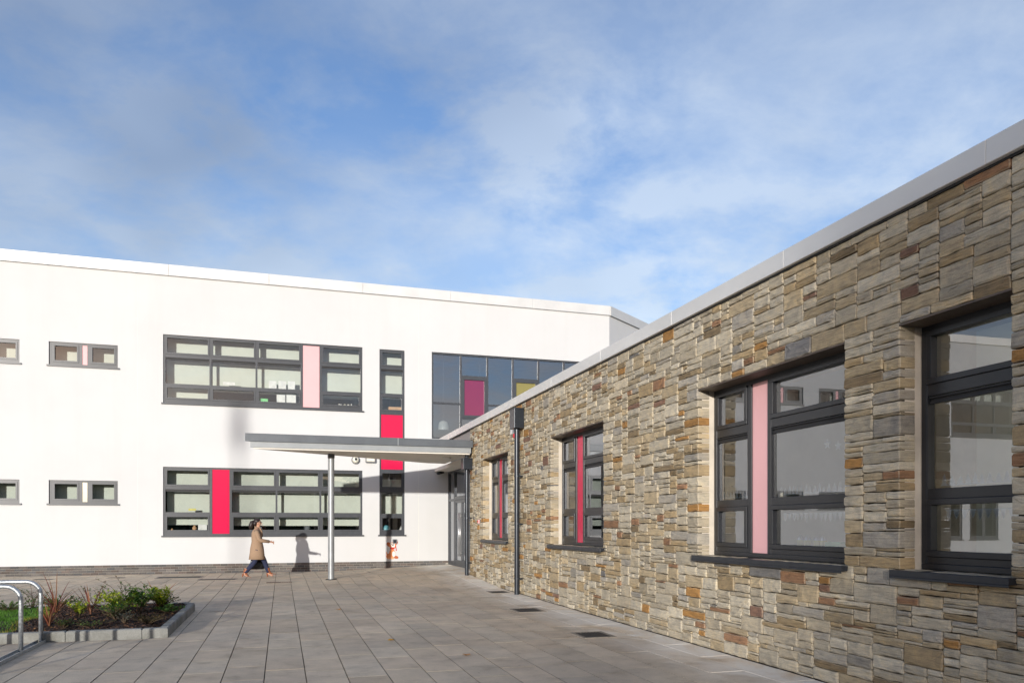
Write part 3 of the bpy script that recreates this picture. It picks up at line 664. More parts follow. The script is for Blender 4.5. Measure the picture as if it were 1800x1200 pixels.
e_ = empty('security_camera', (5.28, YF, 3.32)); tag(e_, 'black security camera on a bracket beside the entrance', 'security camera')
p = MB(); p.tube([(0, 0, .10), (0, -.14, .10), (0, -.18, .04)], .02, 8); p.box(-.045, .045, -.012, -.001, .04, .16); p.build('bracket', 'plastic_grey', e_)
p = MB(); p.tube([(.06, -.16, .03), (-.16, -.22, -.03)], .05, 14); p.build('housing', 'plastic_black', e_, smooth=True); p = MB(); p.tube([(-.155, -.219, -.029), (-.175, -.224, -.034)], .043, 14); p.build('lens', 'pipe_metal', e_)
e_ = empty('socket_box', (3.68, YF, .97)); tag(e_, 'small grey box on the white wall under the slim window', 'box')
p = MB(); p.box(-.075, .075, -.05, -.001, -.075, .075); p.build('housing', 'plastic_grey', e_, bevel=.008); p = MB(); p.box(-.05, .05, -.056, -.0505, -.05, .05); p.build('cover', 'pipe_metal', e_, bevel=.004)
# flat printed puppy on the wall
st_ = MB(); layer = [0]
def blob(cx, cz, rx, rz, col, rot=0, n=22, ex=1.0):
    layer[0] += 1; y = -.002 - layer[0] * .0004; c, s = math.cos(rot), math.sin(rot); pts = []
    for i in range(n):
        t = 2 * math.pi * i / n; x, z = rx * math.copysign(abs(math.cos(t)) ** ex, math.cos(t)), rz * math.copysign(abs(math.sin(t)) ** ex, math.sin(t))
        pts.append((cx + c * x - s * z, y, cz + s * x + c * z))
    st_.add(pts, [list(range(n))], 0, col)
OR, DK, LT, WH, BK = (.70, .24, .09), (.46, .12, .04), (.82, .40, .2), (.80, .76, .70), (.03, .02, .02)
blob(-.175, .15, .02, .11, OR, .25); blob(-.08, .10, .13, .10, OR); blob(0, .17, .11, .17, OR); blob(.13, .06, .08, .05, DK, -.2); blob(-.11, .03, .07, .03, LT)
blob(.0, .03, .06, .035, LT); blob(.05, .17, .055, .10, WH); blob(-.12, .50, .065, .085, DK, .7); blob(.12, .55, .06, .075, DK, -.9); blob(.01, .47, .125, .11, OR)
blob(.05, .515, .038, .045, WH); blob(-.03, .52, .034, .042, WH); blob(.05, .51, .012, .016, BK); blob(-.026, .512, .011, .015, BK); blob(.03, .45, .075, .05, WH); blob(.02, .475, .026, .02, BK)
blob(.0, .36, .085, .03, (.55, .02, .02)); blob(.115, .40, .016, .075, (.55, .02, .02), .25); blob(.135, .31, .02, .03, (.5, .05, .05))
so = st_.build('wall_sticker', 'attr_matte'); so.location = (3.60, YF, .37); tag(so, 'flat orange cartoon puppy sticker on the white wall above the plinth', 'sticker')

# ------------------------------------------------------------------ drain covers in the paving
def cover(x, y, w, d, label, kind='gully', rz=0, name='drain_cover'):
    e_ = empty(name, (x, y, gz(x, y) + .0032), rz); tag(e_, label, 'drain cover', 'covers let into the paving')
    p = MB(); a, b = w / 2, d / 2; t = .05
    for q in ((-a, a, -b, -b + t), (-a, a, b - t, b), (-a, -a + t, -b + t, b - t), (a - t, a, -b + t, b - t)): p.box(*q, -.01, .0035)
    p.build('frame', 'cover_frame' if kind != 'slot' else 'rust_frame', e_)
    if kind == 'plate':
        p = MB(); p.box(-a + t, a - t, -b + t, b - t, -.01, .002); p.build('plate', 'cast_iron', e_)
        return
    p = MB(); p.box(-a + t, a - t, -b + t, b - t, -.01, -.0005); p.build('sump', 'vent_black', e_)
    n = max(5, int((w - 2 * t) / .045)); p = MB()
    for i in range(n):
        u = -a + t + (i + .5) * (w - 2 * t) / n; p.box(u - .012, u + .012, -b + t, b - t, -.0005, .0025)
    p.build('bars', 'cast_iron' if kind != 'slot' else 'rust_frame', e_)
cover(4.72, 16.75, .44, .55, 'iron gully grate in the paving just past the tall downpipe')
cover(4.22, 13.05, .52, .62, 'iron gully grate in the paving between the downpipe and the pink panel window')
cover(4.15, 9.87, .48, .56, 'dark iron gully grate in the paving nearest the viewer')
cover(.04, 21.25, .85, .34, 'rust brown slotted grate in the paving in front of the walking person', 'slot')
cover(-2.85, 24.15, 1.25, .75, 'wide dark inspection cover in the paving left of the walking person', 'plate', name='manhole_cover')
cover(-1.72, 22.9, 1.05, .55, 'dark inspection cover in the paving just behind the walking person', 'plate', name='manhole_cover')
cover(-4.6, 24.5, .45, .4, 'small square iron cover in the paving behind the planting bed', 'plate', name='manhole_cover')
cover(-6.4, 24.3, .5, .4, 'small dark cover in the paving at the far left of the facade', 'plate', name='manhole_cover')

# ------------------------------------------------------------------ cycle stand: two hoops on one floor rail
CS = empty('cycle_stand', (-2.98, 9.5, 0)); tag(CS, 'galvanised cycle stand of two hoops on a floor rail by the planting bed', 'cycle stand')
def hoop(yy):
    Hh, r, Wd = .80, .17, .78; pts = [(0, yy, .02), (0, yy, Hh - r)]
    for k in range(1, 9): t = math.pi / 2 * k / 8; pts.append((-r + r * math.cos(t), yy, Hh - r + r * math.sin(t)))
    q = [(-Wd - a, b, c) for a, b, c in reversed(pts)]
    p = MB(); p.tube(pts + q, .0255, 16); o = p.build('hoop', 'galvanised', CS, smooth=True); return o
for yy in (1.72, .93, .0, -.93): hoop(yy)
for xx in (0, -.78):
    p = MB(); p.box(xx - .05, xx + .05, -1.4, 1.76, .002, .008); p.box(xx - .05, xx - .042, -1.4, 1.76, .008, .045); p.box(xx + .042, xx + .05, -1.4, 1.76, .008, .045); p.build('floor_rail', 'galvanised', CS)
    for yy in (1.6, .4, -.6):
        p = MB(); p.tube([(xx + .025, yy, .008), (xx + .025, yy, .02)], .012, 6); p.build('bolt', 'steel', CS)

# ------------------------------------------------------------------ planting bed
BR = random.Random(5)
PB = empty('planting_bed', (0, 0, 0)); tag(PB, 'raised planting bed with grey concrete kerb and dark bark mulch', 'planting bed')
def kerbstone(poly_, z=.135):
    p = MB(); t = BR.gauss(1, .06); c = (.27 * t, .27 * t, .255 * t); n = len(poly_); cx, cy = sum(a for a, b in poly_) / n, sum(b for a, b in poly_) / n
    ins = [(a + (cx - a) * .0 + (.014 if a < cx else -.014), b + (.014 if b < cy else -.014)) for a, b in poly_]
    p.loft([[(a, b, -.03) for a, b in poly_], [(a, b, z - .018) for a, b in poly_], [(a, b, z) for a, b in ins]], 0, c); p.build('kerbstone', 'kerb', PB, bevel=.003)
x0, x1, y0, y1 = BED; kw = .125
a = x1 - .32
kerbstone([(a + .003, y0), (x1 - .10, y0), (x1, y0 + .10), (x1, y0 + .16), (x1 - kw, y0 + .16), (a + .003, y0 + kw)][:2] + [(x1, y0 + .02), (x1, y0 + kw), (a + .003, y0 + kw)])
while a > x0:
    b = max(a - .915, x0); kerbstone([(b + .003, y0), (a - .003, y0), (a - .003, y0 + kw), (b + .003, y0 + kw)]); a = b
a = y0 + kw + .006
while a < y1 - .35:
    b = min(a + .915, y1 - .30); kerbstone([(x1 - kw, a + .003), (x1, a + .003), (x1, b - .003), (x1 - kw, b - .003)]); a = b
kerbstone([(x1 - kw, y1 - .297), (x1, y1 - .297), (x1 - .20, y1), (x1 - .30, y1 - kw)])
a = x1 - .305
while a > x0:
    b = max(a - .915, x0); kerbstone([(b + .003, y1 - kw), (a - .003, y1 - kw), (a - .003, y1), (b + .003, y1)]); a = b
from mathutils import noise as mn
def bz(x, y):
    d = min(x1 - kw - x, y - y0 - kw, y1 - kw - y); return .085 + .10 * max(0, min(1, d / .9)) ** .7 + .03 * mn.noise(Vector((x * 2.1, y * 2.1, 0)))
nx_, ny_ = 60, 34; so_ = MB(); P = []
for j in range(ny_ + 1):
    for i in range(nx_ + 1):
        xx = x0 + (x1 - kw + .01 - x0) * i / nx_; yy = y0 + kw - .01 + (y1 - y0 - 2 * kw + .02) * j / ny_
        P.append((xx, yy, bz(xx, yy)))
so_.add(P, [(j * 61 + i, j * 61 + i + 1, j * 61 + i + 62, j * 61 + i + 61) for j in range(ny_) for i in range(nx_)])
so_.build('soil', 'soil', PB, smooth=True)
def is_lawn(x, y): return x < -3.24 - .22 * abs(y - 12.6) + .05 * math.sin(y * 5) and 11.47 < y < 13.95 or x < -5.2
mc = MB()
for _ in range(13000):
    x = BR.uniform(-5.6, x1 - kw - .01); y = BR.uniform(y0 + kw + .01, y1 - kw - .01)
    if is_lawn(x, y): continue
    l, w, t = BR.uniform(.02, .06), BR.uniform(.008, .02), BR.uniform(.004, .010); z = bz(x, y) + BR.uniform(0, .014)
    q = Matrix.Translation((x, y, z)) @ Matrix.Rotation(BR.uniform(0, 6.28), 4, 'Z') @ Matrix.Rotation(BR.uniform(-.6, .6), 4, 'Y') @ Matrix.Rotation(BR.uniform(-.6, .6), 4, 'X')
    k = BR.random(); c = (.035, .018, .012) if k < .6 else (.075, .034, .02) if k < .85 else (.14, .065, .03) if k < .96 else (.25, .13, .05)
    s = BR.uniform(.7, 1.2); c = tuple(v * s for v in c)
    mc.add([q @ Vector(p) for p in ((-l / 2, -w / 2, 0), (l / 2, -w / 2, 0), (l / 2, w / 2, 0), (-l / 2, w / 2, 0), (0, 0, t))], [(0, 1, 4), (1, 2, 4), (2, 3, 4), (3, 0, 4)], 0, c)
mo_ = mc.build('bark_mulch', 'attr_matte', PB); mo_['kind'] = 'stuff'
gm = MB()
for _ in range(30000):
    x = BR.uniform(-7.2, -2.9); y = BR.uniform(y0 + kw + .05, 14.6)
    if not is_lawn(x, y): continue
    z = bz(x, y); hgt = BR.uniform(.025, .06); a = BR.uniform(0, 6.28); w = .0035; lx, ly = BR.gauss(0, .02), BR.gauss(0, .02)
    edge = is_lawn(x + .14, y); t = BR.uniform(.75, 1.25); c = (.10 * t, .23 * t, .03 * t) if edge or BR.random() < .35 else (.28 * t, .25 * t, .04 * t)
    dx, dy = w * math.cos(a), w * math.sin(a)
    gm.add([(x - dx, y - dy, z), (x + dx, y + dy, z), (x + lx, y + ly, z + hgt)], [(0, 1, 2)], 0, c)
go = gm.build('grass', 'leaf'); tag(go, 'patch of short green lawn grass at the left of the planting bed', 'grass', kind='stuff')

def leaf_quad(mb, p, d, l, w, c, up=Vector((0, 0, 1))):
    d = d.normalized(); s = d.cross(up); s = s.normalized() if s.length > .05 else Vector((1, 0, 0)); nrm = s.cross(d)
    mid = p + d * l * .5 + nrm * l * .06; tip = p + d * l
    mb.add([p, mid - s * w / 2, tip, mid + s * w / 2, p + d * l * .5 - nrm * l * .02], [(0, 1, 4), (1, 2, 4), (2, 3, 4), (3, 0, 4)], 0, c)
def strap_plant(x, y, n, hgt, cols, label, spread=.5, w=.014):
    e_ = empty('strap_leaf_plant', (x, y, bz(x, y))); tag(e_, label, 'plant', 'plants in the bed')
    for i in range(n):
        a = BR.uniform(0, 6.28); sp = BR.uniform(.1, 1) ** .7 * spread; L = hgt * BR.uniform(.55, 1.05); p = MB(); P = []; c = BR.choice(cols); t = BR.uniform(.75, 1.2); c = tuple(k * t for k in c)
        dx, dy = math.cos(a), math.sin(a); k_ = 7; tw = w * BR.uniform(.7, 1.2)
        for j in range(k_ + 1):
            f = j / k_; r = sp * L * (f ** 1.3) * 1.15; z = L * (f - .28 * sp * f * f * 1.2); ww = tw * (.7 + .6 * f) * (1 - f ** 3) + .001
            P += [(dx * r - dy * ww / 2, dy * r + dx * ww / 2, z - .02), (dx * r + dy * ww / 2, dy * r - dx * ww / 2, z - .02)]
        p.add(P, [(2 * j, 2 * j + 1, 2 * j + 3, 2 * j + 2) for j in range(k_)], 0, c); p.build('leaf', 'leaf', e_)
def leafy_shrub(x, y, rad_, hgt, n_stem, leaves, ls, cols, label, wild=0, name='leafy_shrub'):
    e_ = empty(name, (x, y, bz(x, y))); tag(e_, label, 'plant', 'plants in the bed'); st = MB(); lf = MB()
    n_stem = int(n_stem * 1.5); rad_ *= 1.2; hgt *= 1.12; ls *= 1.15
    for i in range(n_stem):
        a = BR.uniform(0, 6.28); r = rad_ * BR.uniform(.25, 1); L = hgt * BR.uniform(.55, 1.05) * (1 - .3 * r / rad_)
        p0 = Vector((0, 0, -.01)); p2 = Vector((r * math.cos(a), r * math.sin(a), L)); p1 = Vector((p2.x * .35, p2.y * .35, L * .6)) + Vector((BR.gauss(0, wild), BR.gauss(0, wild), 0))
        pts = [p0 * (1 - t) ** 2 + p1 * 2 * t * (1 - t) + p2 * t * t for t in [k / 6 for k in range(7)]]
        st.tube(pts, [.006 - .0007 * k for k in range(7)], 5, 0, (.09, .06, .035))
        for k in range(leaves):
            t = BR.uniform(.22, 1) ** .8; b = p0 * (1 - t) ** 2 + p1 * 2 * t * (1 - t) + p2 * t * t; aa = BR.uniform(0, 6.28)
            d = Vector((math.cos(aa), math.sin(aa), BR.uniform(.1, 1.1))); c = BR.choice(cols); s = BR.uniform(.7, 1.25); c = tuple(v * s for v in c)
            leaf_quad(lf, b, d, ls * BR.uniform(.6, 1.2), ls * .5 * BR.uniform(.8, 1.1), c)
    st.build('stems', 'attr_matte', e_); lf.build('foliage', 'leaf', e_)
RED = [(.22, .07, .05), (.30, .10, .06), (.15, .05, .04), (.36, .17, .09)]; YG = [(.42, .50, .05), (.55, .56, .06), (.26, .38, .04), (.46, .52, .07)]
GRN = [(.08, .17, .04), (.11, .21, .045), (.055, .12, .035), (.15, .25, .06)]; BRN = [(.10, .075, .03), (.13, .09, .03), (.07, .065, .025)]; GRY = [(.22, .23, .20), (.16, .18, .15)]
strap_plant(-3.3, 13.2, 26, .74, RED, 'red strap leaved plant between the two cycle hoops', 1.1)
strap_plant(-2.72, 12.7, 9, .62, RED[:2] + [(.36, .17, .1)], 'thin upright red strap plant just right of the rear cycle hoop', .5, .022)
strap_plant(-3.05, 11.85, 22, .40, RED, 'low red strap plant in front of the lawn edge behind the cycle hoops', .8, .016)
strap_plant(-1.98, 13.95, 22, .66, RED + [(.30, .11, .03)], 'rusty red strap leaved plant near the far right corner of the bed', 1.1, .016)
leafy_shrub(-2.42, 13.2, .36, .33, 20, 22, .062, YG, 'bright yellow green leafy shrub in the middle of the bed')
leafy_shrub(-2.12, 13.15, .27, .46, 14, 20, .075, GRN + YG[2:3], 'darker green leafy shrub with upright shoots right of the yellow green shrub')
leafy_shrub(-1.86, 13.6, .24, .40, 13, 20, .07, YG + [(.28, .30, .03)], 'yellow green leafy shrub beside the rusty red strap plant')
leafy_shrub(-1.74, 13.35, .26, .13, 10, 16, .055, GRN, 'low green leafy plant near the right kerb of the bed')
leafy_shrub(-2.80, 12.35, .14, .26, 8, 14, .06, YG, 'small lime green shrub just right of the rear cycle hoop')
leafy_shrub(-2.55, 13.9, .36, .58, 7, 12, .042, GRN[:3] + BRN[:1], 'wispy dark twiggy shrub at the back of the bed', .12, 'twiggy_shrub')
leafy_shrub(-2.98, 14.2, .34, .46, 7, 12, .04, GRN[:3] + BRN[:1], 'wispy dark green shrub behind the upright red strap plant', .12, 'twiggy_shrub')
leafy_shrub(-3.95, 14.4, .25, .45, 6, 12, .04, GRN, 'small twiggy green shrub at the back left of the bed', .08, 'twiggy_shrub')
leafy_shrub(-1.82, 11.95, .26, .16, 22, 22, .028, BRN, 'low olive brown heather clump near the front right kerb', 0, 'heather_clump')
leafy_shrub(-2.10, 11.80, .12, .17, 14, 20, .022, GRY, 'small silver grey heather tuft near the front kerb', 0, 'heather_clump')
leafy_shrub(-2.26, 12.05, .2, .2, 16, 18, .028, BRN + GRN[:1], 'brown green heather clump left of the silver grey tuft', 0, 'heather_clump')
leafy_shrub(-2.5, 11.72, .26, .09, 14, 18, .025, GRN + BRN, 'flat dark green mat of heather against the front kerb', 0, 'heather_clump')
leafy_shrub(-2.55, 14.55, .5, .14, 24, 20, .03, GRN + BRN, 'low olive hedge of heather along the back kerb', 0, 'heather_clump')
leafy_shrub(-4.1, 13.75, .5, .16, 20, 20, .035, GRN, 'low green ground cover clump behind the lawn', 0, 'heather_clump')

leafy_shrub(-3.55, 14.35, .42, .2, 22, 22, .04, GRN + BRN[:1], 'low dark green shrub at the back of the bed behind the red strap plant', 0, 'heather_clump')
leafy_shrub(-1.95, 14.5, .32, .2, 18, 20, .035, GRN + BRN, 'low olive shrub at the far back corner of the bed', 0, 'heather_clump')
leafy_shrub(-2.35, 12.55, .24, .2, 14, 18, .05, YG[2:] + GRN, 'small mixed green shrub in front of the bright yellow green shrub')
leafy_shrub(-2.85, 11.75, .2, .13, 14, 18, .028, BRN + GRN[:2], 'low brown green heather near the rear cycle hoop and front kerb', 0, 'heather_clump')
# fallen leaves
def fallen(x, y, rz, c, label):
    p = MB(); pts = [(.045 * math.cos(t) * (1 + .3 * math.cos(5 * t)), .04 * math.sin(t) * (1 + .3 * math.cos(5 * t)), .004 + .012 * abs(math.cos(t))) for t in [k * 6.2832 / 20 for k in range(20)]]
    p.add([(0, 0, .003)] + pts, [(0, 1 + k, 1 + (k + 1) % 20) for k in range(20)], 0, c); o = p.build('fallen_leaf', 'leaf'); o.location = (x, y, gz(x, y) + .003); o.rotation_euler.z = rz
    tag(o, label, 'leaf', 'fallen leaves on the paving')
fallen(.98, 14.12, .4, (.55, .25, .03), 'orange fallen leaf on the paving farthest from the viewer'); fallen(1.39, 10.16, 1.9, (.55, .30, .02), 'yellow orange fallen leaf in the middle of the paving')
fallen(2.08, 8.75, 3, (.45, .20, .05), 'brownish orange fallen leaf on the paving nearest the viewer')

# ------------------------------------------------------------------ person walking towards the entrance (local +x is forward)
PX, PY = -.68, 23.25
def skin_body():
    vs_ = []; es = []; rs = []
    def v(p, r): vs_.append(p); rs.append(r); return len(vs_) - 1
    def chain(start, pts):
        prev = start
        for p, r in pts:
            k = v(p, r); es.append((prev, k)); prev = k
        return prev
    pel = v((0, 0, .90), (.13, .15)); ch = chain(pel, [((0.0, 0, 1.05), (.11, .14)), ((.0, 0, 1.22), (.12, .16)), ((.0, 0, 1.36), (.09, .13))])
    nk = chain(ch, [((.02, 0, 1.43), (.052, .055)), ((.03, 0, 1.49), (.05, .052))])
    hd = chain(nk, [((.045, 0, 1.53), (.072, .066)), ((.045, 0, 1.59), (.092, .078)), ((.035, 0, 1.65), (.082, .072)), ((.03, 0, 1.685), (.045, .045))])
    for s, knee, ank, toe in ((-1, (-.06, -.10, .47), (-.345, -.10, .125), (-.25, -.10, .05)), (1, (.20, .09, .48), (.325, .08, .10), (.45, .08, .05))):
        chain(pel, [((.0, s * .09, .82), (.095, .09)), (tuple(a * .5 + b * .5 for a, b in zip((0, s * .09, .82), knee)), (.08, .075)), (knee, (.055, .052)), (tuple(a * .6 + b * .4 for a, b in zip(knee, ank)), (.055, .05)), (ank, (.036, .034)), (toe, (.03, .035))])
    def arm(s, elbow, wrist, palm, fingers, thumb):
        sh = chain(ch, [((0, s * .17, 1.37), (.055, .055)), (elbow, (.04, .04)), (wrist, (.026, .024))])
        pm_ = chain(sh, [(palm, (.030, .018))])
        for f in fingers: chain(pm_, [(q, (.0085, .0085)) for q in f])
        chain(sh, [(q, (.0095, .0095)) for q in thumb])
    W_ = (.355, -.235, 1.045); P_ = (.41, -.225, 1.035)
    arm(-1, (.07, -.25, 1.10), W_, P_, [[(.445, -.225, 1.06 - .018 * k), (.47 - .004 * k, -.215, 1.05 - .02 * k), (.465, -.20, 1.03 - .02 * k)] for k in range(4)], [(.39, -.205, 1.065), (.42, -.195, 1.075)])
    W_ = (.0, .25, .83); P_ = (.005, .25, .76)
    arm(1, (-.03, .255, 1.09), W_, P_, [[(.03 - .02 * k, .25, .715), (.03 - .02 * k, .24, .685 - .004 * k), (.03 - .02 * k, .22, .70)] for k in range(4)], [(.03, .235, .78), (.04, .225, .74)])
    me = bpy.data.meshes.new('person'); me.from_pydata(vs_, es, []); o = bpy.data.objects.new('person', me); COL.objects.link(o)
    sk = o.modifiers.new('skin', 'SKIN'); sk.use_smooth_shade = True
    for k, d in enumerate(me.skin_vertices[0].data): d.radius = rs[k]; d.use_root = (k == 0)
    o.modifiers.new('sub', 'SUBSURF').levels = 2; o.modifiers['sub'].render_levels = 2
    me.materials.append(M['skin']); return o
person = skin_body(); person.location = (PX, PY, gz(PX, PY)); tag(person, 'walking person in a long camel coat, dark jeans and tan heeled boots', 'person')
def ring(cx, cy, z, rx, ry, n=20, sq=.9, tiltx=0): return [(cx + rx * math.copysign(abs(math.cos(t)) ** sq, math.cos(t)), cy + ry * math.copysign(abs(math.sin(t)) ** sq, math.sin(t)), z + tiltx * math.cos(t)) for t in [6.28318 * k / n for k in range(n)]]
p = MB()
p.loft([ring(-.005, 0, .535, .215, .19), ring(-.005, 0, .54, .225, .20), ring(0, 0, .70, .205, .20), ring(.0, 0, .88, .185, .195), ring(.0, 0, 1.04, .150, .175), ring(-.005, 0, 1.18, .150, .19), ring(-.01, 0, 1.30, .140, .20), ring(-.005, 0, 1.38, .11, .175), ring(.005, 0, 1.425, .075, .09), ring(.0, 0, 1.475, .075, .075, tiltx=-.03)], cap=True)
for s, pts in ((-1, [(-.01, -.15, 1.36), (.0, -.215, 1.30), (.06, -.255, 1.11), (.10, -.255, 1.085), (.345, -.236, 1.05)]), (1, [(-.01, .15, 1.36), (-.01, .215, 1.30), (-.03, .26, 1.09), (-.01, .255, 1.0), (0, .25, .85)])):
    p.tube(pts, [.07, .072, .06, .058, .042], 14)
# lapel and back vent as raised folds
p.tube([(.075, -.06, 1.46), (.125, -.07, 1.34), (.152, -.03, 1.2)], [.018, .024, .012], 8); p.tube([(.075, .06, 1.46), (.125, .07, 1.34), (.152, .03, 1.2)], [.018, .024, .012], 8)
o = p.build('coat', 'coat', person, smooth=True)
p = MB(); p.ellipsoid((.085, 0, 1.42), .055, .06, .06); p.build('scarf', 'plastic_grey', person, smooth=True)
for s, hip, knee, ank in ((-1, (0, -.09, .82), (-.06, -.10, .47), (-.32, -.10, .16)), (1, (.02, .09, .82), (.20, .09, .48), (.315, .08, .15))):
    L_ = lambda a, b, t: tuple(x * (1 - t) + y * t for x, y in zip(a, b))
    p = MB(); p.tube([hip, L_(hip, knee, .5), knee, L_(knee, ank, .35), L_(knee, ank, .8), ank], [.11, .092, .070, .070, .054, .050], 14); p.build('trouser_leg', 'denim', person, smooth=True)
def boot(ax, ay, az, ang, sole):
    p = MB(); T = Matrix.Translation((ax, ay, az)) @ Matrix.Rotation(ang, 4, 'Y'); q = lambda *r: tuple(T @ Vector(r))
    R_ = lambda x, z, rx, ry, rz: [q(x + rx * math.cos(t), ry * math.sin(t), z + rz * math.cos(t)) for t in [6.28318 * k / 14 for k in range(14)]]
    p.loft([R_(-.01, .20, .056, .052, 0), R_(-.01, .13, .054, .050, 0), R_(.0, .075, .060, .045, -.01), R_(.04, .045, .085, .045, -.03), R_(.075, .022, .115, .042, -.028), R_(.085, .010, .12, .040, -.03)])
    p.tube([q(-.045, 0, .05), q(-.05, 0, -.055)], [.026, .014], 10); o = p.build('boot', 'boot', person, smooth=True); o.modifiers.new('e', 'EDGE_SPLIT')
boot(-.335, -.10, .085, .30, 0); boot(.33, .08, .085, -.12, 0)
p = MB(); p.ellipsoid((.0, 0, 1.63), .105, .092, .088, 16, 10); p.ellipsoid((-.055, 0, 1.57), .07, .082, .085, 14, 8); p.tube([(-.08, 0, 1.63), (-.135, 0, 1.60), (-.165, -.01, 1.50), (-.175, -.01, 1.40)], [.04, .065, .07, .03], 12)
p.build('hair', 'hair', person, smooth=True)
p = MB(); p.box(.118, .132, -.072, -.006, 1.585, 1.622); p.box(.118, .132, .006, .072, 1.585, 1.622); p.box(.122, .130, -.006, .006, 1.606, 1.614)
for s in (-1, 1): p.box(.0, .122, s * .079 - .004, s * .079 + .004, 1.608, 1.616)
p.build('sunglasses', 'plastic_black', person)
p = MB(); p.loft([[(.118, -.012, 1.545), (.118, .012, 1.545), (.118, 0, 1.60)], [(.148, -.008, 1.552), (.148, .008, 1.552), (.125, 0, 1.60)]]); p.build('nose', 'skin', person, smooth=True)
p = MB(); p.tube([(.122, -.022, 1.522), (.134, 0, 1.525), (.122, .022, 1.522)], .007, 8); p.build('mouth', 'red_lens', person, smooth=True)
for s in (-1, 1): p = MB(); p.ellipsoid((.02, s * .08, 1.575), .022, .012, .033, 8, 6); p.build('ear', 'skin', person, smooth=True)
hb = empty('handbag', (PX - .0, PY + .25, gz(PX, PY) + .26)); tag(hb, 'black leather handbag held low by the walking person', 'bag')
p = MB(); rr = lambda w, d, z, n=24: [(w * math.copysign(abs(math.cos(t)) ** .45, math.cos(t)), d * math.copysign(abs(math.sin(t)) ** .6, math.sin(t)), z) for t in [6.28318 * k / n for k in range(n)]]
p.loft([rr(.175, .06, -.02), rr(.200, .085, .0), rr(.202, .088, .13), rr(.180, .06, .25), rr(.165, .03, .275)]); p.build('body', 'leather_black', hb, smooth=True)
for s in (-1, 1):
    p = MB(); p.tube([(-.09, s * .03, .24), (-.085, s * .03, .36), (-.03, s * .015, .435), (.03, s * .015, .435), (.085, s * .03, .36), (.09, s * .03, .24)], .010, 8); p.build('strap', 'leather_black', hb, smooth=True)
p = MB(); p.box(-.17, -.12, -.084, -.074, .15, .22); p.build('buckle', 'steel', hb)

# ------------------------------------------------------------------ things seen through the windows
def sheet(name, x, z, w, h_, mat, label, cat='paper', y=None, group=None, tilt=0):
    p = MB(); p.box(-w / 2, w / 2, -.004, .0, 0, h_); o = p.build(name, mat); o.location = (x, y or YF + .43, z); o.rotation_euler = (0, tilt, 0); tag(o, label, cat, group)
gp = 'papers stuck in the upper classroom window'
for k, (x, z, w, h_, mt, lb) in enumerate([(-.28, 5.90, .24, .33, 'paper', 'leftmost white paper sheet in the upper window left of the pink panel'), (.02, 5.90, .24, .34, 'paper', 'middle white paper sheet in the upper window left of the pink panel'),
        (.31, 5.96, .22, .29, 'paper', 'rightmost white paper sheet in the middle pane beside the pink panel'), (-.02, 5.43, .27, .36, 'paper', 'left white sheet in the lower pane beside the pink panel'), (.30, 5.40, .3, .40, 'paper', 'large right white sheet in the lower pane beside the pink panel'),
        (-1.62, 6.02, .36, .10, 'paper', 'wide white paper strip in the second upper window pane')]): sheet('paper_sheet', x, z, w, h_, mt, lb, y=YF + .14, group=gp)
M['note_green'] = vary('note_green_', (.20, .62, .25), .8).m; M['note_yellow'] = vary('note_yellow_', (.70, .64, .22), .8).m; M['cardboard'] = vary('cardboard_', (.55, .33, .18), .85).m; M['ball_blue'] = vary('ball_blue_', (.16, .45, .55), .4).m
sheet('paper_note', -.56, 5.52, .26, .12, 'note_green', 'green paper note in the upper window left of the pink panel', y=YF + .14)
sheet('paper_note', -.32, 5.42, .26, .12, 'note_yellow', 'yellow paper note below the green note in the upper window', y=YF + .14)
sheet('paper_note', -2.72, 1.98, .22, .07, 'note_yellow', 'yellow label stuck in the ground floor window left of the crimson panel', y=YF + .14)
sheet('paper_card', -2.42, 1.36, .26, .18, 'paper', 'white card standing on the ground floor window ledge', y=YF + .2)
BK_ = random.Random(3); xx = 1.83
cols_ = [(.7, .68, .62), (.6, .2, .2), (.75, .74, .72), (.65, .62, .5), (.72, .71, .69)]
for k in range(9):
    w = BK_.uniform(.03, .07); h_ = BK_.uniform(.12, .2); p = MB(); p.box(xx, xx + w - .004, YF + .16, YF + .34, 5.415, 5.415 + h_, 0, BK_.choice(cols_)); o = p.build('book', 'attr_matte'); xx += w
    tag(o, 'small book in the row on the upper ledge right of the pink panel', 'book', 'books on the upper ledge')
p = MB(); p.box(-.24, .24, -.1, .1, 0, .24); o = p.build('cardboard_box', 'cardboard', bevel=.004); o.location = (3.74, YF + .24, 5.32); tag(o, 'tan cardboard box in the slim upper window', 'box')
p = MB(); p.ellipsoid((0, 0, .13), .15, .13, .15, 18, 12); o = p.build('ball', 'ball_blue', smooth=True); o.location = (3.42, YF + .26, 1.24); tag(o, 'pale blue ball on the ledge of the slim ground floor window', 'ball')
p = MB(); p.box(-.02, .02, -.1, .1, 0, .26); o = p.build('book', 'paper'); o.location = (3.86, YF + .26, 1.27); o.rotation_euler = (0, .45, 0); tag(o, 'white book leaning in the slim ground floor window', 'book')
for x, z, r in ((-3.32, 1.30, .05), (-2.66, 1.35, .07)):
    p = MB(); p.ellipsoid((0, 0, r), r, r, r, 12, 8); p.tube([(0, 0, r * 1.8), (0, 0, r * 2.4)], [r * .5, r * .35], 8); o = p.build('ornament', 'cardboard', smooth=True); o.location = (x, YF + .24, z)
    tag(o, 'tan ornament on the ledge at the ' + ('left corner' if x < -3 else 'middle') + ' of the ground floor window', 'ornament')
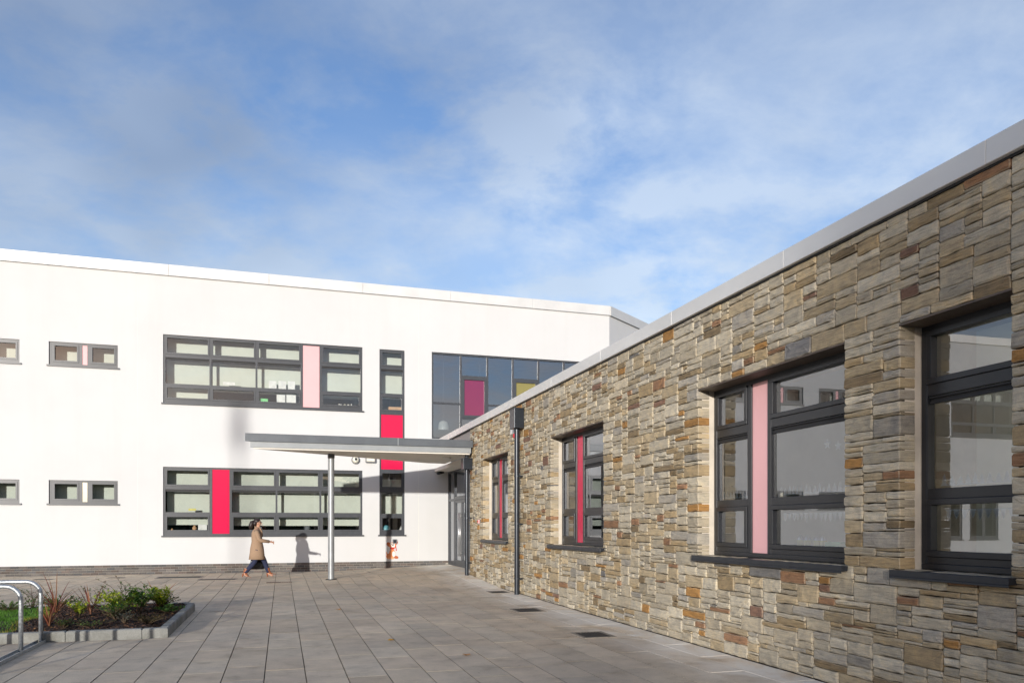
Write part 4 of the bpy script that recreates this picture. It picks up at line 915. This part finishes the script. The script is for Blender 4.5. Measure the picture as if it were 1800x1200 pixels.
# ledges inside the facade windows
for a, b, z in ((-3.5, 2.55, 5.40), (-3.5, 2.55, 1.28), (3.2, 4.0, 1.26), (3.2, 4.0, 5.31)):
    p = MB(); p.box(a, b, YF + .115, YF + .5, z - .04, z - .003); p.build('window_ledge', 'inner_white', WB)
def pendant(x, y, z, label):
    e_ = empty('pendant_lamp', (x, y, z)); tag(e_, label, 'lamp', 'pendant lamps behind the glazed screen'); p = MB(); n = 20
    pr_ = [(.02, .26), (.07, .25), (.14, .21), (.18, .12), (.195, .02), (.20, -.08)]
    p.loft([[(r * math.cos(6.2832 * k / n), r * math.sin(6.2832 * k / n), zz) for k in range(n)] for r, zz in pr_], cap=False); p.build('shade', 'lamp_glass', e_, smooth=True)
    p = MB(); p.tube([(0, 0, .25), (0, 0, 8.29 - z)], .006, 6); p.build('cable', 'plastic_black', e_)
pendant(5.52, YF + .75, 4.98, 'dome pendant lamp behind the glazed screen above the canopy'); pendant(6.85, YF + .75, 4.98, 'second dome pendant lamp half hidden by the stone wing coping')
# paper decorations inside the stone wing windows
def star(y, z, r, label):
    p = MB(); pts = [(0, (r if k % 2 == 0 else r * .42) * math.sin(k * math.pi / 5), (r if k % 2 == 0 else r * .42) * math.cos(k * math.pi / 5)) for k in range(10)]
    p.add([(-.004, a, b) for _, a, b in pts] + [(.0, a, b) for _, a, b in pts] + [(-.02, 0, 0)], [(k, (k + 1) % 10, 20) for k in range(10)] + [(k, 10 + k, 10 + (k + 1) % 10, (k + 1) % 10) for k in range(10)])
    o = p.build('paper_star', 'paper'); o.location = (GX + .03, y, z); tag(o, label, 'star', 'paper stars in the pink panel window')
star(6.60, 2.36, .06, 'left silver paper star in the pink panel window'); star(6.44, 2.33, .055, 'right silver paper star in the pink panel window')
def frieze(y0_, y1_, z, label, inv=False):
    p = MB(); y = y0_
    while y < y1_ - .05:
        h_ = R.uniform(.07, .11) * (-1 if inv else 1); w = R.uniform(.035, .05)
        for s in (0, .3, .55):
            p.add([(0, y - w * (1 - s), z + h_ * s), (0, y + w * (1 - s), z + h_ * s), (0, y, z + h_ * (s + .45))], [(0, 1, 2)])
        y += w * 1.7
    o = p.build('paper_frieze', 'paper'); o.location = (GX + .02, 0, 0); tag(o, label, 'paper frieze', 'paper friezes in the stone wing windows')
frieze(6.12, 7.42, 1.86, 'strip of white paper fir trees along the wide middle pane of the pink panel window')
frieze(7.98, 8.55, 1.86, 'short strip of white paper fir trees in the narrow pane of the pink panel window')
frieze(4.40, 5.22, 1.86, 'strip of white paper fir trees in the window nearest the right edge')
frieze(6.20, 7.35, 1.66, 'hanging white paper strip in the bottom pane of the pink panel window', True)
frieze(4.45, 5.18, 1.66, 'hanging white paper strip in the bottom pane of the window nearest the right edge', True)
for yy, lb in ((4.9, 'ceiling tube light in the room behind the window nearest the right edge'), (7.6, 'ceiling tube light in the room behind the pink panel window')):
    e_ = empty('tube_light', (7.2, yy, 3.42)); tag(e_, lb, 'light', 'tube lights in the stone wing'); p = MB(); p.box(-.06, .06, -.6, .6, .03, .13); p.build('housing', 'plastic_white', e_); p = MB(); p.box(-.04, .04, -.58, .58, .0, .03); p.build('tube', 'tube_light', e_)

for k, yy in enumerate((7.34, 7.22, 7.06, 6.96)):
    e_ = empty('lantern', (5.62, yy, 1.1505)); tag(e_, ['first', 'second', 'third', 'fourth'][k] + ' from left of four small golden lanterns behind the pink panel window', 'lantern', 'golden lanterns on the window board')
    p = MB(); p.tube([(0, 0, 0), (0, 0, .02)], .04, 10); p.tube([(0, 0, .21), (0, 0, .24), (0, 0, .27)], [.042, .03, .008], 10); p.build('frame', 'steel', e_)
    p = MB(); p.tube([(0, 0, .02), (0, 0, .21)], .036, 12); p.build('glass_body', 'note_yellow', e_, smooth=True)
p = MB(); p.box(-.08, .08, -.12, .12, 0, .2); o = p.build('paper_box', 'note_green', bevel=.005); o.location = (5.62, 6.72, 1.1505); tag(o, 'pale green box on the window board behind the pink panel window', 'box')
# ------------------------------------------------------------------ surroundings behind the viewer: their shadows and reflections are in the picture, plus an added ridge
def lamp_post(x, y, h_, label):
    e_ = empty('lamp_post', (x, y, 0)); tag(e_, label, 'lamp post', 'lamp posts behind the viewer')
    p = MB(); p.tube([(0, 0, 0), (0, 0, 1.2), (0, 0, 1.25), (0, 0, h_)], [.10, .10, .07, .055], 16); p.build('pole', 'galvanised', e_, smooth=True)
    p = MB(); p.loft([[(a_ * w_, b_ * w_, h_ - z_) for a_, b_ in ((-1, -1), (1, -1), (1, 1), (-1, 1))] for w_, z_ in ((.07, 1.65), (.12, 1.4), (.15, .9), (.10, .2))]); p.build('equipment_box', 'plastic_grey', e_, bevel=.02)
    p = MB(); p.box(-.12, .22, -.1, .1, h_ - .199, h_ - .08); p.build('lantern', 'plastic_grey', e_, bevel=.02)
s_ = 50.0
lamp_post(-1.31 - s_ * math.sin(SUN_AZ), YF - s_ * math.cos(SUN_AZ), 5.5 + s_ * math.tan(SUN_EL), 'tall lamp post whose shadow stripes the white facade left of the person')
def leaf_cloud(mb, ctr, rx, rz, n, size, rg, cols):
    for _ in range(n):
        while True:
            v_ = Vector((rg.uniform(-1, 1), rg.uniform(-1, 1), rg.uniform(-1, 1)))
            if v_.length < 1 and v_.length > rg.random() * .8: break
        p_ = Vector(ctr) + Vector((v_.x * rx, v_.y * rx, v_.z * rz)); d = Vector((rg.gauss(0, 1), rg.gauss(0, 1), rg.gauss(0, .7))); c = rg.choice(cols); s = rg.uniform(.7, 1.3)
        leaf_quad(mb, p_, d, size * rg.uniform(.6, 1.3), size * .6, tuple(k * s for k in c))
TR = random.Random(11)
hl = MB(); P = []
for j, (yy, hh_) in enumerate(((-130, -1), (-150, 11), (-175, 17), (-230, 17))):
    P += [(-320 + 10 * i, yy + 6 * math.sin(i * .7), hh_ + (2.2 * math.sin(i * .31) + 1.3 * math.sin(i * .83 + 1)) * (1 if j else 0)) for i in range(65)]
hl.add(P, [(j * 65 + i, j * 65 + i + 1, j * 65 + i + 66, j * 65 + i + 65) for j in range(3) for i in range(64)])
vary('hill_green', (.075, .09, .04), .95, 0, .08, .3); hl.build('added_hills', 'hill_green', smooth=True)['kind'] = 'structure'  # unseen ridge added to keep bright sky out of the window reflections
tb = MB()
for k in range(34):
    x = -75 + k * 4.4 + TR.uniform(-1, 1); y = -62 + TR.uniform(-5, 5); h_ = TR.uniform(7.5, 11.5); tb.tube([(x, y, -.05), (x + .2, y, h_ * .7)], [.2, .06], 6, 0, (.08, .06, .04))
    for q in range(9): leaf_cloud(tb, (x + TR.uniform(-2, 2), y + TR.uniform(-1.5, 1.5), h_ * (.12 + .78 * q / 8)), 2.3 - .11 * q, 1.3, 70, .75, TR, [(.05, .07, .025), (.07, .08, .03), (.04, .055, .025)])
tag(tb.build('tree_belt', 'leaf'), 'distant belt of trees behind the viewer reflected in the ground floor windows', 'trees', kind='stuff')
def shade_tree(x, y, h_, zc0, r, n, label):
    e_ = empty('street_tree', (x, y, -.04)); tag(e_, label, 'tree', 'trees behind the viewer'); tk = MB(); lf = MB()
    tk.tube([(0, 0, 0), (.05, 0, h_ * .3), (0, .1, h_ * .6), (.1, 0, h_ * .95)], [.2, .15, .10, .03], 10, 0, (.09, .07, .05))
    for q in range(18):
        a = q * 2.4; z0 = h_ * (.36 + .5 * (q % 18) / 18); rr_ = r * TR.uniform(.3, .8); p2 = Vector((rr_ * math.cos(a), rr_ * math.sin(a), min(h_, z0 + rr_ * TR.uniform(.2, .8))))
        tk.tube([(0, .05, z0), tuple(p2 * .5 + Vector((0, 0, z0 * .5))), tuple(p2)], [.06, .04, .015], 6, 0, (.09, .07, .05))
        leaf_cloud(lf, p2, r * .55, r * .5, n, .3, TR, [(.10, .09, .02), (.08, .10, .02), (.14, .09, .02)])
    tk.build('trunk', 'attr_matte', e_); lf.build('crown', 'leaf', e_)
s_ = 65.0
shade_tree(5.08 - s_ * math.sin(SUN_AZ), 1.6 - s_ * math.cos(SUN_AZ), 18.0, 6, 2.6, 640, 'tall tree behind the viewer that shades the near end of the stone wall')
